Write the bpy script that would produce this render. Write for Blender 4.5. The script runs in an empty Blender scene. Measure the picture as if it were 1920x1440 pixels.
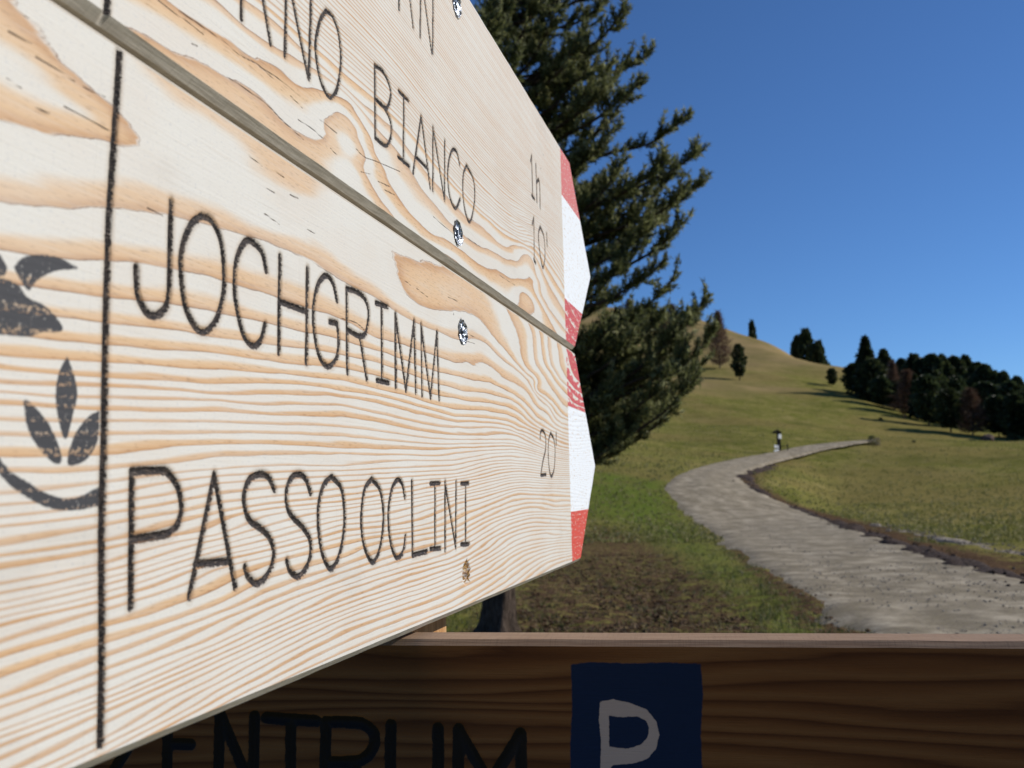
import bpy, bmesh, math, random
import numpy as np
from mathutils import Vector, Matrix
random.seed(7); rng = np.random.default_rng(11)
SC = bpy.context.scene; COL = SC.collection
# ------------------------------------------------------------------ camera, sky, sun, exposure
F = 1800.0; PITCH = math.radians(6.15); ROLL = math.radians(1.29)
CAMZ = 1.55
fw = np.array([0, math.cos(PITCH), math.sin(PITCH)]); r0 = np.array([1., 0, 0]); u0 = np.array([0, -math.sin(PITCH), math.cos(PITCH)])
RT = math.cos(ROLL)*r0 - math.sin(ROLL)*u0; UP = math.sin(ROLL)*r0 + math.cos(ROLL)*u0
CAM = np.array([0., 0., CAMZ])
cd = bpy.data.cameras.new('camera'); cam = bpy.data.objects.new('camera', cd); COL.objects.link(cam)
cd.sensor_width = 36; cd.lens = 36*F/1920; cd.clip_start = .02; cd.clip_end = 8000
cam.matrix_world = Matrix(((RT[0], UP[0], -fw[0], 0), (RT[1], UP[1], -fw[1], 0), (RT[2], UP[2], -fw[2], CAMZ), (0, 0, 0, 1)))
cd.dof.use_dof = True; cd.dof.focus_distance = .55; cd.dof.aperture_fstop = 21
SC.camera = cam
SUN_AZ = math.radians(76); SUN_EL = math.radians(30)      # azimuth measured from +Y towards +X
w = bpy.data.worlds.new('World'); SC.world = w; w.use_nodes = True
nt = w.node_tree; bg = nt.nodes['Background']
sky = nt.nodes.new('ShaderNodeTexSky'); sky.sky_type = 'NISHITA'; sky.sun_disc = False
sky.sun_elevation = SUN_EL; sky.sun_rotation = SUN_AZ; sky.altitude = 2000; sky.air_density = 1.05; sky.dust_density = 0; sky.ozone_density = 10
nt.links.new(sky.outputs[0], bg.inputs[0]); bg.inputs[1].default_value = .104
sd = bpy.data.lights.new('sun', 'SUN'); sd.energy = 4.35; sd.angle = math.radians(.53); sd.color = (1, .95, .87)
so = bpy.data.objects.new('sun', sd); COL.objects.link(so)
SD = Vector((math.sin(SUN_AZ)*math.cos(SUN_EL), math.cos(SUN_AZ)*math.cos(SUN_EL), math.sin(SUN_EL)))
so.rotation_euler = SD.to_track_quat('Z', 'Y').to_euler()
SC.view_settings.view_transform = 'Standard'; SC.view_settings.look = 'None'; SC.view_settings.gamma = 1; SC.view_settings.exposure = 0
SC.view_settings.use_curve_mapping = False
# ------------------------------------------------------------------ helpers
def ray(x, y):
    x = np.asarray(x, float); y = np.asarray(y, float)
    return fw + ((x-960)/F)[..., None]*RT + ((720-y)/F)[..., None]*UP
def mesh_obj(name, verts, faces, mats, parent=None, attrs=None, smooth=False, midx=None):
    """faces: (n,3) or (n,4) array or list"""
    me = bpy.data.meshes.new(name)
    verts = np.asarray(verts, np.float32)
    if isinstance(faces, np.ndarray):
        n, k = faces.shape
        me.vertices.add(len(verts)); me.vertices.foreach_set('co', verts.ravel())
        me.loops.add(n*k); me.loops.foreach_set('vertex_index', faces.astype(np.int32).ravel())
        me.polygons.add(n); me.polygons.foreach_set('loop_start', np.arange(0, n*k, k, dtype=np.int32))
        me.polygons.foreach_set('loop_total', np.full(n, k, np.int32))
    else:
        me.from_pydata(verts.tolist(), [], faces)
    for m in (mats if isinstance(mats, (list, tuple)) else [mats]): me.materials.append(m)
    if midx is not None: me.polygons.foreach_set('material_index', np.asarray(midx, np.int32))
    me.polygons.foreach_set('use_smooth', np.full(len(me.polygons), smooth))
    me.update(calc_edges=True)
    for k, v in (attrs or {}).items():
        v = np.asarray(v, np.float32)
        if v.ndim == 1: me.attributes.new(k, 'FLOAT', 'POINT').data.foreach_set('value', v)
        else: me.attributes.new(k, 'FLOAT_VECTOR', 'POINT').data.foreach_set('vector', v.ravel())
    o = bpy.data.objects.new(name, me); COL.objects.link(o)
    if parent: o.parent = parent
    return o
def tag(o, label=None, cat=None, group=None, kind=None):
    if label: o['label'] = label
    if cat: o['category'] = cat
    if group: o['group'] = group
    if kind: o['kind'] = kind
    return o
def empty(name, loc=(0, 0, 0), rz=0):
    o = bpy.data.objects.new(name, None); COL.objects.link(o); o.location = loc; o.rotation_euler.z = rz; o.empty_display_size = .1
    return o
def hash2(i, j, s):
    h = (i.astype(np.int64)*374761393 + j.astype(np.int64)*668265263 + s*1442695041) & 0xffffffff
    h = ((h ^ (h >> 13))*1274126177) & 0xffffffff
    return ((h ^ (h >> 16)) & 0xffffff)/float(0xffffff)
def vnoise(x, y, s=0):
    i = np.floor(x); j = np.floor(y); u = x-i; v = y-j; u = u*u*(3-2*u); v = v*v*(3-2*v)
    i = i.astype(np.int64); j = j.astype(np.int64)
    return (hash2(i, j, s)*(1-u)+hash2(i+1, j, s)*u)*(1-v) + (hash2(i, j+1, s)*(1-u)+hash2(i+1, j+1, s)*u)*v - .5
def fbm(x, y, s=0, o=4):
    r = 0
    for k in range(o): r = r + vnoise(x*2**k, y*2**k, s+k)*.5**k
    return r
def pchip(x, y, q):
    """monotone cubic; y may have extra trailing axes"""
    x = np.asarray(x, float); y = np.asarray(y, float)
    h = np.diff(x); hh = h.reshape((-1,)+(1,)*(y.ndim-1)); d = np.diff(y, axis=0)/hh
    m = np.zeros_like(y); m[0] = d[0]; m[-1] = d[-1]
    a, b = d[:-1], d[1:]
    with np.errstate(all='ignore'): hm = 2*a*b/(a+b)
    m[1:-1] = np.where(a*b > 0, hm, 0)
    q = np.clip(q, x[0], x[-1]); k = np.clip(np.searchsorted(x, q)-1, 0, len(x)-2)
    t = ((q-x[k])/h[k]).reshape((-1,)+(1,)*(y.ndim-1)); hk = hh[k]
    return (2*t**3-3*t**2+1)*y[k] + (t**3-2*t**2+t)*hk*m[k] + (-2*t**3+3*t**2)*y[k+1] + (t**3-t**2)*hk*m[k+1]
def catmull(P, n=6):
    P = np.asarray(P, float)
    if len(P) < 3: return P
    Q = np.vstack([2*P[0]-P[1], P, 2*P[-1]-P[-2]]); out = []
    for i in range(1, len(Q)-2):
        a, b, c, e = Q[i-1:i+3]
        for t in np.linspace(0, 1, n, endpoint=False):
            out.append(.5*(2*b+(c-a)*t+(2*a-5*b+4*c-e)*t*t+(3*b-a-3*c+e)*t**3))
    return np.array(out+[P[-1]])
# node helper
class G:
    def __init__(s, name):
        s.m = bpy.data.materials.new(name); s.m.use_nodes = True; s.t = s.m.node_tree; s.b = s.t.nodes['Principled BSDF']
        s.out = s.t.nodes['Material Output']
    def n(s, ty, **k):
        o = s.t.nodes.new(ty)
        for a, v in k.items(): setattr(o, a, v)
        return o
    def put(s, sock, v):
        if isinstance(v, bpy.types.NodeSocket): s.t.links.new(v, sock)
        elif v is not None:
            if sock.type == 'RGBA' and len(v) == 3: v = (*v, 1)
            sock.default_value = v
    def attr(s, name, vec=False):
        o = s.n('ShaderNodeAttribute', attribute_name=name); return o.outputs['Vector' if vec else 'Fac']
    def math(s, op, a, b=None, c=None, clamp=False):
        o = s.n('ShaderNodeMath', operation=op, use_clamp=clamp); s.put(o.inputs[0], a)
        if b is not None: s.put(o.inputs[1], b)
        if c is not None: s.put(o.inputs[2], c)
        return o.outputs[0]
    def step(s, v, a, b, lo=0., hi=1.):
        o = s.n('ShaderNodeMapRange', interpolation_type='SMOOTHSTEP')
        for i, k in enumerate((v, a, b, lo, hi)): s.put(o.inputs[i], k)
        return o.outputs[0]
    def lin(s, v, a, b, lo=0., hi=1.):
        o = s.n('ShaderNodeMapRange')
        for i, k in enumerate((v, a, b, lo, hi)): s.put(o.inputs[i], k)
        return o.outputs[0]
    def mix(s, f, a, b, mode='MIX'):
        o = s.n('ShaderNodeMix', data_type='RGBA', blend_type=mode); s.put(o.inputs[0], f); s.put(o.inputs[6], a); s.put(o.inputs[7], b)
        return o.outputs[2]
    def vmul(s, v, k):
        o = s.n('ShaderNodeVectorMath', operation='MULTIPLY'); s.put(o.inputs[0], v); o.inputs[1].default_value = k; return o.outputs[0]
    def vadd(s, v, k):
        o = s.n('ShaderNodeVectorMath', operation='ADD'); s.put(o.inputs[0], v); s.put(o.inputs[1], k); return o.outputs[0]
    def noise(s, v, sc, det=3, rough=.55, dist=0, col=False):
        o = s.n('ShaderNodeTexNoise'); s.put(o.inputs['Vector'], v); o.inputs['Scale'].default_value = sc; o.inputs['Detail'].default_value = det
        o.inputs['Roughness'].default_value = rough; o.inputs['Distortion'].default_value = dist
        return o.outputs[1 if col else 0]
    def ramp(s, f, stops):
        o = s.n('ShaderNodeValToRGB'); e = o.color_ramp.elements
        e[0].position = stops[0][0]; e[0].color = (*stops[0][1], 1); e[len(e)-1].position = stops[-1][0]; e[len(e)-1].color = (*stops[-1][1], 1)
        for p, c in stops[1:-1]: q = e.new(p); q.color = (*c, 1)
        s.put(o.inputs[0], f); return o.outputs[0]
    def pos(s): return s.n('ShaderNodeNewGeometry').outputs['Position']
    def obj(s): return s.n('ShaderNodeTexCoord').outputs['Object']
    def rnd(s): return s.n('ShaderNodeObjectInfo').outputs['Random']
    def bump(s, h, strength, dist):
        o = s.n('ShaderNodeBump'); s.put(o.inputs['Height'], h); o.inputs['Strength'].default_value = strength; o.inputs['Distance'].default_value = dist
        s.t.links.new(o.outputs[0], s.b.inputs['Normal'])
    def fin(s, col, rough=.7, spec=.3, metal=0):
        s.put(s.b.inputs['Base Color'], col); s.put(s.b.inputs['Roughness'], rough); s.put(s.b.inputs['Specular IOR Level'], spec); s.put(s.b.inputs['Metallic'], metal)
        return s.m
# ------------------------------------------------------------------ terrain height field
def hslope(x, y):
    q = ray(x, y); return q[..., 2]/np.hypot(q[..., 0], q[..., 1])
def azim(x):
    q = ray(x, 915.); return math.atan2(q[0], q[1])
RK = np.concatenate([np.linspace(0, 30, 7), np.geomspace(36, 420, 60), [600, 1000, 1800, 3200]])
PROF = {
 1000: [(30, None), (45, 905), (62, 848), (80, 815), (110, 770), (150, 720), (200, 665), (260, 612), (320, 575)],
 1300: [(32, None), (50, 893), (72, 850), (90, 824), (120, 778), (160, 730), (200, 690), (250, 640), (300, 596)],
 1435: [(34, None), (52, 905), (64, 873), (78, 848), (95, 815), (125, 775), (160, 740), (200, 702), (250, 655), (275, 639)],
 1590: [(36, None), (52, 947), (65, 905), (80, 858), (92, 826), (110, 806), (140, 772), (170, 742), (200, 722), (240, 691)],
 1750: [(36, None), (52, 946), (65, 905), (80, 862), (95, 829), (110, 818), (130, 803), (150, 790), (180, 765), (220, 745), (260, 725)],
 1920: [(36, None), (52, 945), (65, 905), (80, 864), (95, 833), (110, 827), (130, 819), (160, 800), (200, 780), (260, 755)]}
AZ = []; TAB = []
for px, L in PROF.items():
    r = [0, 12]; z = [0, 0]
    for rr, y in L:
        r.append(rr); z.append(0 if y is None else max(0, CAMZ+float(hslope(px, y))*rr))
    z = list(np.maximum.accumulate(z)); rl, zl = r[-1], z[-1]
    for k, f in ((1.12, .985), (1.5, .9), (3, .6), (6, .3)): r.append(rl*k); z.append(zl*f)
    r.append(3300); z.append(0)
    AZ.append(azim(px)); TAB.append(pchip(r, z, RK))
AZ = [-math.pi-.01, -2.0, -1.0] + AZ + [AZ[-1]+.35, 1.6, math.pi+.01]
TAB = [TAB[0]*0, TAB[0]*.25, TAB[0]*.9] + TAB + [TAB[-1]*.9, TAB[-1]*.4, TAB[-1]*0]
AZ = np.array(AZ); TAB = np.array(TAB)
AZG = np.concatenate([np.linspace(-math.pi, -.62, 60, endpoint=False), np.linspace(-.62, .72, 620, endpoint=False), np.linspace(.72, math.pi, 60)])
TG = pchip(AZ, TAB, AZG)
def relief(x, y, r):
    k = np.clip((r-3)/6, 0, 1)
    far = np.clip((r-40)/60, 0, 1)
    return k*(fbm(x*.55, y*.55, 3, 3)*.09 + fbm(x*2.3, y*2.3, 9, 2)*.035*np.clip(1.4-r/40, 0, 1)) + far*fbm(x*.045, y*.045, 21, 3)*1.3
def height(x, y, detail=True):
    x = np.asarray(x, float); y = np.asarray(y, float)
    r = np.hypot(x, y); a = np.arctan2(x, y)
    ia = np.interp(a, AZG, np.arange(len(AZG))); i = np.clip(ia.astype(int), 0, len(AZG)-2); u = ia-i
    ir = np.interp(r, RK, np.arange(len(RK))); j = np.clip(ir.astype(int), 0, len(RK)-2); v = ir-j
    z = (TG[i, j]*(1-v)+TG[i, j+1]*v)*(1-u) + (TG[i+1, j]*(1-v)+TG[i+1, j+1]*v)*u
    return z + relief(x, y, r) if detail else z
def on_ground(x, y, rmax=420):
    """world point where the sight line of photo pixel (x, y) first meets the terrain"""
    q = ray(x, y); q = q/np.hypot(q[0], q[1])
    R = np.geomspace(2, rmax, 1700); z = CAMZ+q[2]*R; h = height(q[0]*R, q[1]*R, False)
    k = np.nonzero(z < h)[0]
    rr = R[k[0]] if len(k) else rmax
    return np.array([q[0]*rr, q[1]*rr, float(height(q[0]*rr, q[1]*rr))])
# ------------------------------------------------------------------ materials
def mat_terrain():
    g = G('meadow_ground'); P = g.pos()
    big = g.noise(P, .06, 4); mid = g.noise(P, .5, 4, .6); fine = g.noise(P, 9, 4, .7); vf = g.noise(P, 45, 2, .7)
    c = g.mix(g.step(mid, .38, .62), (.12, .126, .028), (.195, .175, .055))
    m2 = g.noise(P, 1.9, 4, .65); m3 = g.noise(g.vmul(P, (.35, .16, .3)), 1, 5, .65)
    c = g.mix(g.step(m2, .5, .68, 0, .5), c, (.275, .225, .09)); c = g.mix(g.step(m2, .46, .34, 0, .5), c, (.07, .085, .02)); c = g.mix(g.step(m3, .52, .66, 0, .4), c, (.27, .215, .095)); c = g.mix(g.step(fine, .52, .75), c, (.28, .22, .07))
    c = g.mix(g.math('MULTIPLY', g.step(big, .45, .6), .6), c, (.21, .16, .062))
    c = g.mix(g.step(g.noise(g.vmul(P, (.03, .06, .1)), 3, 3), .52, .68, 0, .45), c, (.075, .085, .022))
    c = g.mix(g.step(vf, .62, .8, 0, .5), c, (.2, .18, .1))
    lush = g.mix(g.step(fine, .3, .7), (.075, .115, .02), (.15, .175, .038))
    c = g.mix(g.math('MULTIPLY', g.attr('lush'), g.step(mid, .2, .6)), c, lush)
    br = g.mix(g.step(g.noise(P, .09, 5, .6), .35, .65), (.29, .21, .105), (.21, .165, .072))
    c = g.mix(g.math('MULTIPLY', g.attr('brown'), g.step(big, .25, .5, .55, 1)), c, br)
    dn = g.noise(P, 5, 5, .75); dn2 = g.noise(P, 22, 3, .7)
    di = g.ramp(dn2, [(.28, (.04, .026, .014)), (.46, (.09, .056, .033)), (.6, (.14, .088, .052)), (.75, (.21, .14, .085))])
    dm = g.step(g.math('ADD', g.attr('dirt'), g.math('MULTIPLY_ADD', dn, 2.6, -1.3)), .32, .72)
    c = g.mix(1.0, c, (1.1, 1.1, 1.05), 'MULTIPLY'); c = g.mix(dm, c, di)
    h = g.math('ADD', g.math('MULTIPLY', fine, .6), g.math('MULTIPLY', dn2, .4))
    g.bump(h, .7, .06)
    return g.fin(c, 1.0, .0)
def mat_road():
    g = G('dirt_track'); P = g.pos(); uv = g.attr('uv', True)
    fine = g.noise(P, 26, 4, .8); mid = g.noise(g.vmul(uv, (1, .08, 1)), 1.6, 4, .6); st = g.noise(g.vmul(uv, (1.3, .022, 1)), 3.2, 6, .72)
    c = g.mix(g.step(mid, .35, .65), (.5, .42, .3), (.58, .495, .365))
    c = g.mix(g.step(st, .48, .66, 0, .35), c, (.24, .19, .135)); c = g.mix(g.step(st, .44, .32, 0, .25), c, (.6, .54, .44)); grit = g.noise(g.vmul(uv, (5, 1.1, 1)), 2.2, 4, .85); c = g.mix(g.step(grit, .55, .66, 0, .55), c, (.2, .16, .12)); c = g.mix(g.step(grit, .46, .36, 0, .4), c, (.66, .59, .48))
    c = g.mix(g.step(fine, .55, .75, 0, .6), c, (.4, .37, .33)); c = g.mix(g.step(fine, .44, .3, 0, .8), c, (.16, .125, .095))
    spot = g.noise(g.vmul(uv, (2.2, .7, 1)), 3.5, 4, .7)
    c = g.mix(g.step(spot, .6, .7, 0, .45), c, (.1, .08, .062))
    sx = g.n('ShaderNodeSeparateXYZ'); g.put(sx.inputs[0], uv); e = g.math('ABSOLUTE', g.math('MULTIPLY_ADD', sx.outputs[0], .5, -1.0))
    en = g.math('ADD', e, g.math('MULTIPLY_ADD', g.noise(P, 1.6, 4, .7), .5, -.25))
    c = g.mix(g.step(en, .84, 1.06, 0, .8), c, g.mix(g.step(fine, .4, .6), (.085, .06, .04), (.17, .14, .07)))
    rut = g.step(g.math('ABSOLUTE', g.math('ADD', e, g.math('MULTIPLY_ADD', mid, .3, -.63))), .16, .03, 0, .35); c = g.mix(rut, c, (.42, .37, .295))
    g.bump(fine, .5, .012)
    return g.fin(c, .95, .15)
def mat_soil(name, a, b, c3):
    g = G(name); P = g.pos(); n1 = g.noise(P, 14, 4, .75)
    c = g.ramp(n1, [(.3, a), (.55, b), (.75, c3)]); g.bump(n1, .9, .05)
    return g.fin(c, .95, .1)
def mat_leaf(name, a, b, c3, var=.5, trans=.25, rough=.55):
    g = G(name); k = g.attr('var')
    c = g.ramp(k, [(.15, a), (.55, b), (.95, c3)])
    c = g.mix(g.math('MULTIPLY', g.rnd(), var), c, g.mix(1, c, (.8, .68, .5), 'MULTIPLY'))
    g.fin(c, rough, .35)
    if trans:
        tr = g.n('ShaderNodeBsdfTranslucent'); g.put(tr.inputs[0], c); mx = g.n('ShaderNodeMixShader'); mx.inputs[0].default_value = trans
        g.t.links.new(g.b.outputs[0], mx.inputs[1]); g.t.links.new(tr.outputs[0], mx.inputs[2]); g.t.links.new(mx.outputs[0], g.out.inputs[0])
    return g.m
def mat_bark(name, a, b):
    g = G(name); P = g.obj(); n1 = g.noise(g.vmul(P, (9, 9, 2.2)), 3, 4, .7); c = g.ramp(n1, [(.32, a), (.68, b)]); g.bump(n1, 1, .04)
    return g.fin(c, .9, .1)
def mat_plain(name, col, rough=.6, var=.25, metal=0, sc=12, spec=.3):
    g = G(name); n1 = g.noise(g.obj(), sc, 4, .6)
    c = g.mix(g.step(n1, .3, .7), tuple(v*(1-var) for v in col), tuple(min(1, v*(1+var)) for v in col)); g.bump(n1, .25, .01)
    return g.fin(c, rough, spec, metal)
def mat_board(name, sband, reds, pal, paint=True):
    """carved larch plank: growth rings come from the vertex field 'phase' (ring number), print and burn marks from distance fields"""
    g = G(name); st = g.attr('st', True); ph = g.attr('phase'); gr = g.attr('grad'); amp = g.attr('amp')
    j = g.noise(g.vmul(st, (60, 420, 1)), 1, 3, .6); j2 = g.noise(g.vmul(st, (18, 70, 1)), 1, 2)
    jj = g.math('MULTIPLY_ADD', j, .1, -.05)
    rw = g.n('ShaderNodeTexWhiteNoise', noise_dimensions='1D'); g.put(rw.inputs['W'], g.math('FLOOR', g.math('ADD', ph, jj))); rk = rw.outputs['Value']
    p = g.math('FRACT', g.math('ADD', ph, jj))
    streak = g.noise(g.vmul(st, (22, 850, 1)), 1, 4, .7)
    pores = g.noise(g.vmul(st, (160, 1500, 1)), 1, 2, .6)
    speck = g.noise(g.vmul(st, (700, 1100, 1)), 1, 2, .75)
    blot = g.noise(g.vmul(st, (14, 22, 1)), 1, 3, .55)
    fineg = g.step(gr, 130, 380)
    tw = g.math('ADD', g.math('MULTIPLY', fineg, .13), g.math('ADD', g.lin(j2, .3, .7, .3, .43), g.lin(rk, 0, 1, -.05, .16)))
    tanf = g.math('MULTIPLY', g.step(p, tw, g.math('ADD', tw, .24)), g.step(p, 1.0, .965))
    tanf = g.math('MULTIPLY', g.math('MULTIPLY', tanf, g.lin(rk, 0, 1, 1.1, .8)), g.math('MULTIPLY_ADD', fineg, -.12, 1.0))
    tanf = g.math('MULTIPLY', tanf, g.lin(blot, .25, .75, .85, 1.12))
    tanf = g.math('MULTIPLY', g.math('MULTIPLY', tanf, amp), g.lin(streak, .3, .7, .72, 1.15), clamp=True)
    cream = g.mix(g.step(blot, .35, .7), pal['cream'], pal['cream2'])
    cream = g.mix(g.step(speck, .54, .74, 0, pal['grey']), cream, (.42, .43, .45))
    cream = g.mix(g.step(streak, .52, .72, 0, .35), cream, (.6, .53, .44))
    tan = g.mix(g.step(p, .42, .82), pal['tan0'], pal['tan']); tan = g.mix(g.step(p, .8, .97), tan, pal['tan2']); tan = g.mix(g.step(streak, .5, .68, 0, .5), tan, pal['tan0']); tan = g.mix(g.math('MULTIPLY', fineg, .7), tan, pal['tan2'])
    tan = g.mix(g.step(pores, .56, .7, 0, .5), tan, pal['dark'])
    fib = g.noise(g.vmul(st, (110, 3400, 1)), 1, 3, .7); tan = g.mix(g.step(fib, .56, .7, 0, .45), tan, pal['tan2'])
    c = g.mix(tanf, cream, tan)
    dirtn = g.noise(g.vmul(st, (7, 16, 1)), 1, 5, .7); c = g.mix(g.step(dirtn, .56, .72, 0, .28), c, g.mix(1, c, (.72, .71, .7), 'MULTIPLY'))
    # hairline at the hard edge of each wide ring
    dist = g.math('DIVIDE', g.math('SUBTRACT', 1.0, p), gr)
    hl = g.math('MULTIPLY', g.step(dist, .0005, .0001), g.math('MULTIPLY', g.step(gr, 260, 120), g.step(j2, .36, .5)))
    c = g.mix(g.math('MULTIPLY', hl, .85), c, pal['dark'])
    ck = g.math('ADD', g.attr('crackd'), g.math('MULTIPLY_ADD', j, .0005, -.00025))
    ckm = g.step(ck, .00038, .0001)
    c = g.mix(g.math('MULTIPLY', ckm, .9), c, (.07, .038, .02))
    dots = g.n('ShaderNodeTexVoronoi'); g.put(dots.inputs['Vector'], g.vmul(st, (1, 1, 1))); dots.inputs['Scale'].default_value = 26
    c = g.mix(g.step(g.math('ADD', dots.outputs['Distance'], g.math('MULTIPLY', speck, .03)), .045, .03, 0, .75), c, (.1, .075, .06))
    rough = .62
    sx = g.n('ShaderNodeSeparateXYZ'); g.put(sx.inputs[0], st); S, T = sx.outputs[0], sx.outputs[1]
    if paint:
        inb = g.step(S, sband-.0006, sband+.0004)
        for lo, hi, col, wear in reds:
            m = g.math('MULTIPLY', g.step(T, lo-.0004, lo+.0004), g.step(T, hi+.0004, hi-.0004)); m = g.math('MULTIPLY', m, inb)
            wn = g.noise(g.vmul(st, (55, 170, 1)), 1, 3, .6)
            wr = g.step(g.math('ADD', g.math('MULTIPLY', p, .55), wn), wear, wear+.08)
            fl = g.step(g.noise(g.vmul(st, (130, 420, 1)), 1, 3, .7), 0, 0, 1, 1) if False else g.step(g.noise(g.vmul(st, (150, 420, 1)), 1, 3, .7), .57, .63, 1, .15)
            m = g.math('MULTIPLY', m, g.math('MULTIPLY', wr, fl))
            c = g.mix(m, c, g.mix(g.math('MULTIPLY', tanf, .25), col, tuple(v*.75 for v in col)))
    em = g.attr('emb'); en = g.noise(st, 700, 3, .7)
    e = g.step(g.math('ADD', em, g.math('MULTIPLY_ADD', en, .0008, -.0004)), .0003, -.0003)
    wear = g.step(g.math('ADD', en, g.math('MULTIPLY', tanf, .13)), .62, .7, 1, .35)
    c = g.mix(g.math('MULTIPLY', e, wear), c, (.046, .046, .05))
    # burnt groove
    chd = g.attr('chard'); cw = g.attr('charw')
    cn = g.noise(g.vmul(st, (1100, 900, 1)), 1, 3, .65); cn2 = g.noise(g.vmul(st, (420, 1700, 1)), 1, 3, .75)
    cn3 = g.noise(g.vmul(st, (500, 260, 1)), 1, 2, .6)
    d = g.math('SUBTRACT', chd, cw)
    d = g.math('ADD', d, g.math('MULTIPLY_ADD', cn, .0022, -.0011)); d = g.math('ADD', d, g.math('MULTIPLY', tanf, .00025))
    halo = g.step(d, .0022, 0, 0, .45)
    c = g.mix(halo, c, g.mix(1, c, (.62, .5, .38), 'MULTIPLY'))
    cm = g.step(d, .0002, -.00025)
    cc = g.ramp(cn2, [(.34, (.009, .007, .008)), (.5, (.022, .018, .018)), (.6, (.085, .062, .05)), (.72, (.34, .28, .23))])
    cc = g.mix(g.step(cn3, .52, .7, 0, .6), cc, (.13, .095, .075))
    c = g.mix(cm, c, cc)
    rg = g.math('MULTIPLY_ADD', cm, -.12, rough)
    h = g.math('ADD', g.math('MULTIPLY', g.math('MULTIPLY', p, amp), .00016), g.math('MULTIPLY', streak, .00016))
    h = g.math('ADD', h, g.math('MULTIPLY', g.math('MULTIPLY', cm, cn2), .0011)); h = g.math('SUBTRACT', h, g.math('MULTIPLY', ckm, .0004))
    bu = g.n('ShaderNodeBump'); g.put(bu.inputs['Height'], h); bu.inputs['Strength'].default_value = .8; bu.inputs['Distance'].default_value = 1.0
    g.t.links.new(bu.outputs[0], g.b.inputs['Normal'])
    return g.fin(c, rg, .25)
def mat_edge(name, a, b, ax):
    g = G(name); P = g.attr('sl', True); n1 = g.noise(g.vmul(P, (ax, 900, 900)), 1, 3, .65); n2 = g.noise(g.vmul(P, (1800, 60, 60)), 1, 2, .5)
    c = g.mix(g.step(n1, .3, .7), a, b); c = g.mix(g.step(n2, .5, .7, 0, .25), c, tuple(v*.5 for v in a)); g.bump(n1, .4, .0006)
    return g.fin(c, .75, .2)
# ------------------------------------------------------------------ ground sheet
R_ROWS = np.concatenate([[0.0, 1.0, 2.2, 3.4, 4.6], np.geomspace(5.5, 70, 190), np.geomspace(71.5, 420, 130), [470, 560, 700, 900, 1300, 2000, 3200]])
aa, rr = np.meshgrid(AZG, R_ROWS, indexing='ij'); X = np.sin(aa)*rr; Y = np.cos(aa)*rr
ROADL = catmull([(2700, 1750), (2150, 1480), (1860, 1330), (1648, 1195), (1542, 1143), (1436, 1074), (1378, 1030), (1322, 990), (1274, 950), (1248, 920), (1258, 900), (1300, 880), (1360, 864), (1420, 852), (1480, 840), (1540, 831), (1600, 826), (1636, 822)], 10)
ROADR = catmull([(4200, 1560), (2900, 1360), (2300, 1230), (1960, 1105), (1800, 1060), (1690, 1025), (1600, 992), (1520, 962), (1455, 938), (1408, 914), (1390, 900), (1402, 884), (1440, 868), (1480, 857), (1540, 842), (1595, 832), (1625, 827), (1642, 824)], 10)
RL = np.array([on_ground(*q)[:2] for q in ROADL]); RR_ = np.array([on_ground(*q)[:2] for q in ROADR])
def smooth(A, k=5):
    B = A.copy()
    for _ in range(k): B[1:-1] = (B[:-2]+2*B[1:-1]+B[2:])/4
    return B
RL, RR_ = smooth(RL, 12), smooth(RR_, 12)
def seg_dist(px, py, L):
    best = np.full(px.shape, 1e9)
    for a, b in zip(L[:-1], L[1:]):
        ab = b-a; q = max(ab@ab, 1e-9); t = np.clip(((px-a[0])*ab[0]+(py-a[1])*ab[1])/q, 0, 1)
        best = np.minimum(best, np.hypot(px-a[0]-t*ab[0], py-a[1]-t*ab[1]))
    return best
front = (np.abs(aa) < .75) & (rr > 4) & (rr < 130)
px, py = X[front], Y[front]
dR = np.full(X.shape, 99.); dL = dR.copy(); dR[front] = seg_dist(px, py, RR_[::3]); dL[front] = seg_dist(px, py, RL[::3])
def region(poly):   # polygon traced on the ground, soft-edged
    P = np.array([on_ground(*q)[:2] for q in poly]); ins = np.zeros(px.shape, bool)
    for (x0, y0), (x1, y1) in zip(P, np.roll(P, -1, 0)):
        ins ^= ((y0 > py) != (y1 > py)) & (px < (x1-x0)*(py-y0)/(y1-y0+1e-12)+x0)
    d = seg_dist(px, py, np.vstack([P, P[:1]])); return np.where(ins, d, -d)
dirt = np.zeros(X.shape); lush = np.zeros(X.shape)
d1 = region([(860, 1230), (940, 1165), (1000, 1085), (1060, 1010), (1120, 985), (1180, 1000), (1250, 1040), (1330, 1100), (1420, 1180), (1480, 1260)])
dirt[front] = np.clip(.5+d1*.5, 0, .64)
d3 = region([(1425, 1072), (1440, 1070), (1545, 1140), (1650, 1195), (1720, 1240), (1600, 1240), (1540, 1165), (1470, 1110)]); dl_ = np.zeros(X.shape); dl_[front] = np.clip(.7+d3*.9, 0, .8); dirt = np.maximum(dirt, dl_)
dirt = np.maximum(dirt, np.clip(1.35-dR*.75, 0, 1)*np.clip(1.6-rr/60, 0, 1)); dirt = np.maximum(dirt, np.clip(.8-dL*1.5, 0, 1)*np.clip(1.5-rr/40, 0, 1))
d2 = region([(1080, 880), (1250, 905), (1275, 960), (1400, 1060), (1590, 1205), (1480, 1230), (1330, 1090), (1200, 985), (1080, 960)])
lush[front] = np.clip(.5+d2*.6, 0, 1)
Z = height(X, Y)
dm_ = np.clip(dirt, 0, 1)*np.clip(1.3-rr/30, 0, 1); Z = Z + dm_*(fbm(X*2.4, Y*2.4, 51, 3)*.09+fbm(X*7, Y*7, 57, 2)*.03)
onroad = np.zeros(X.shape)
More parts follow.
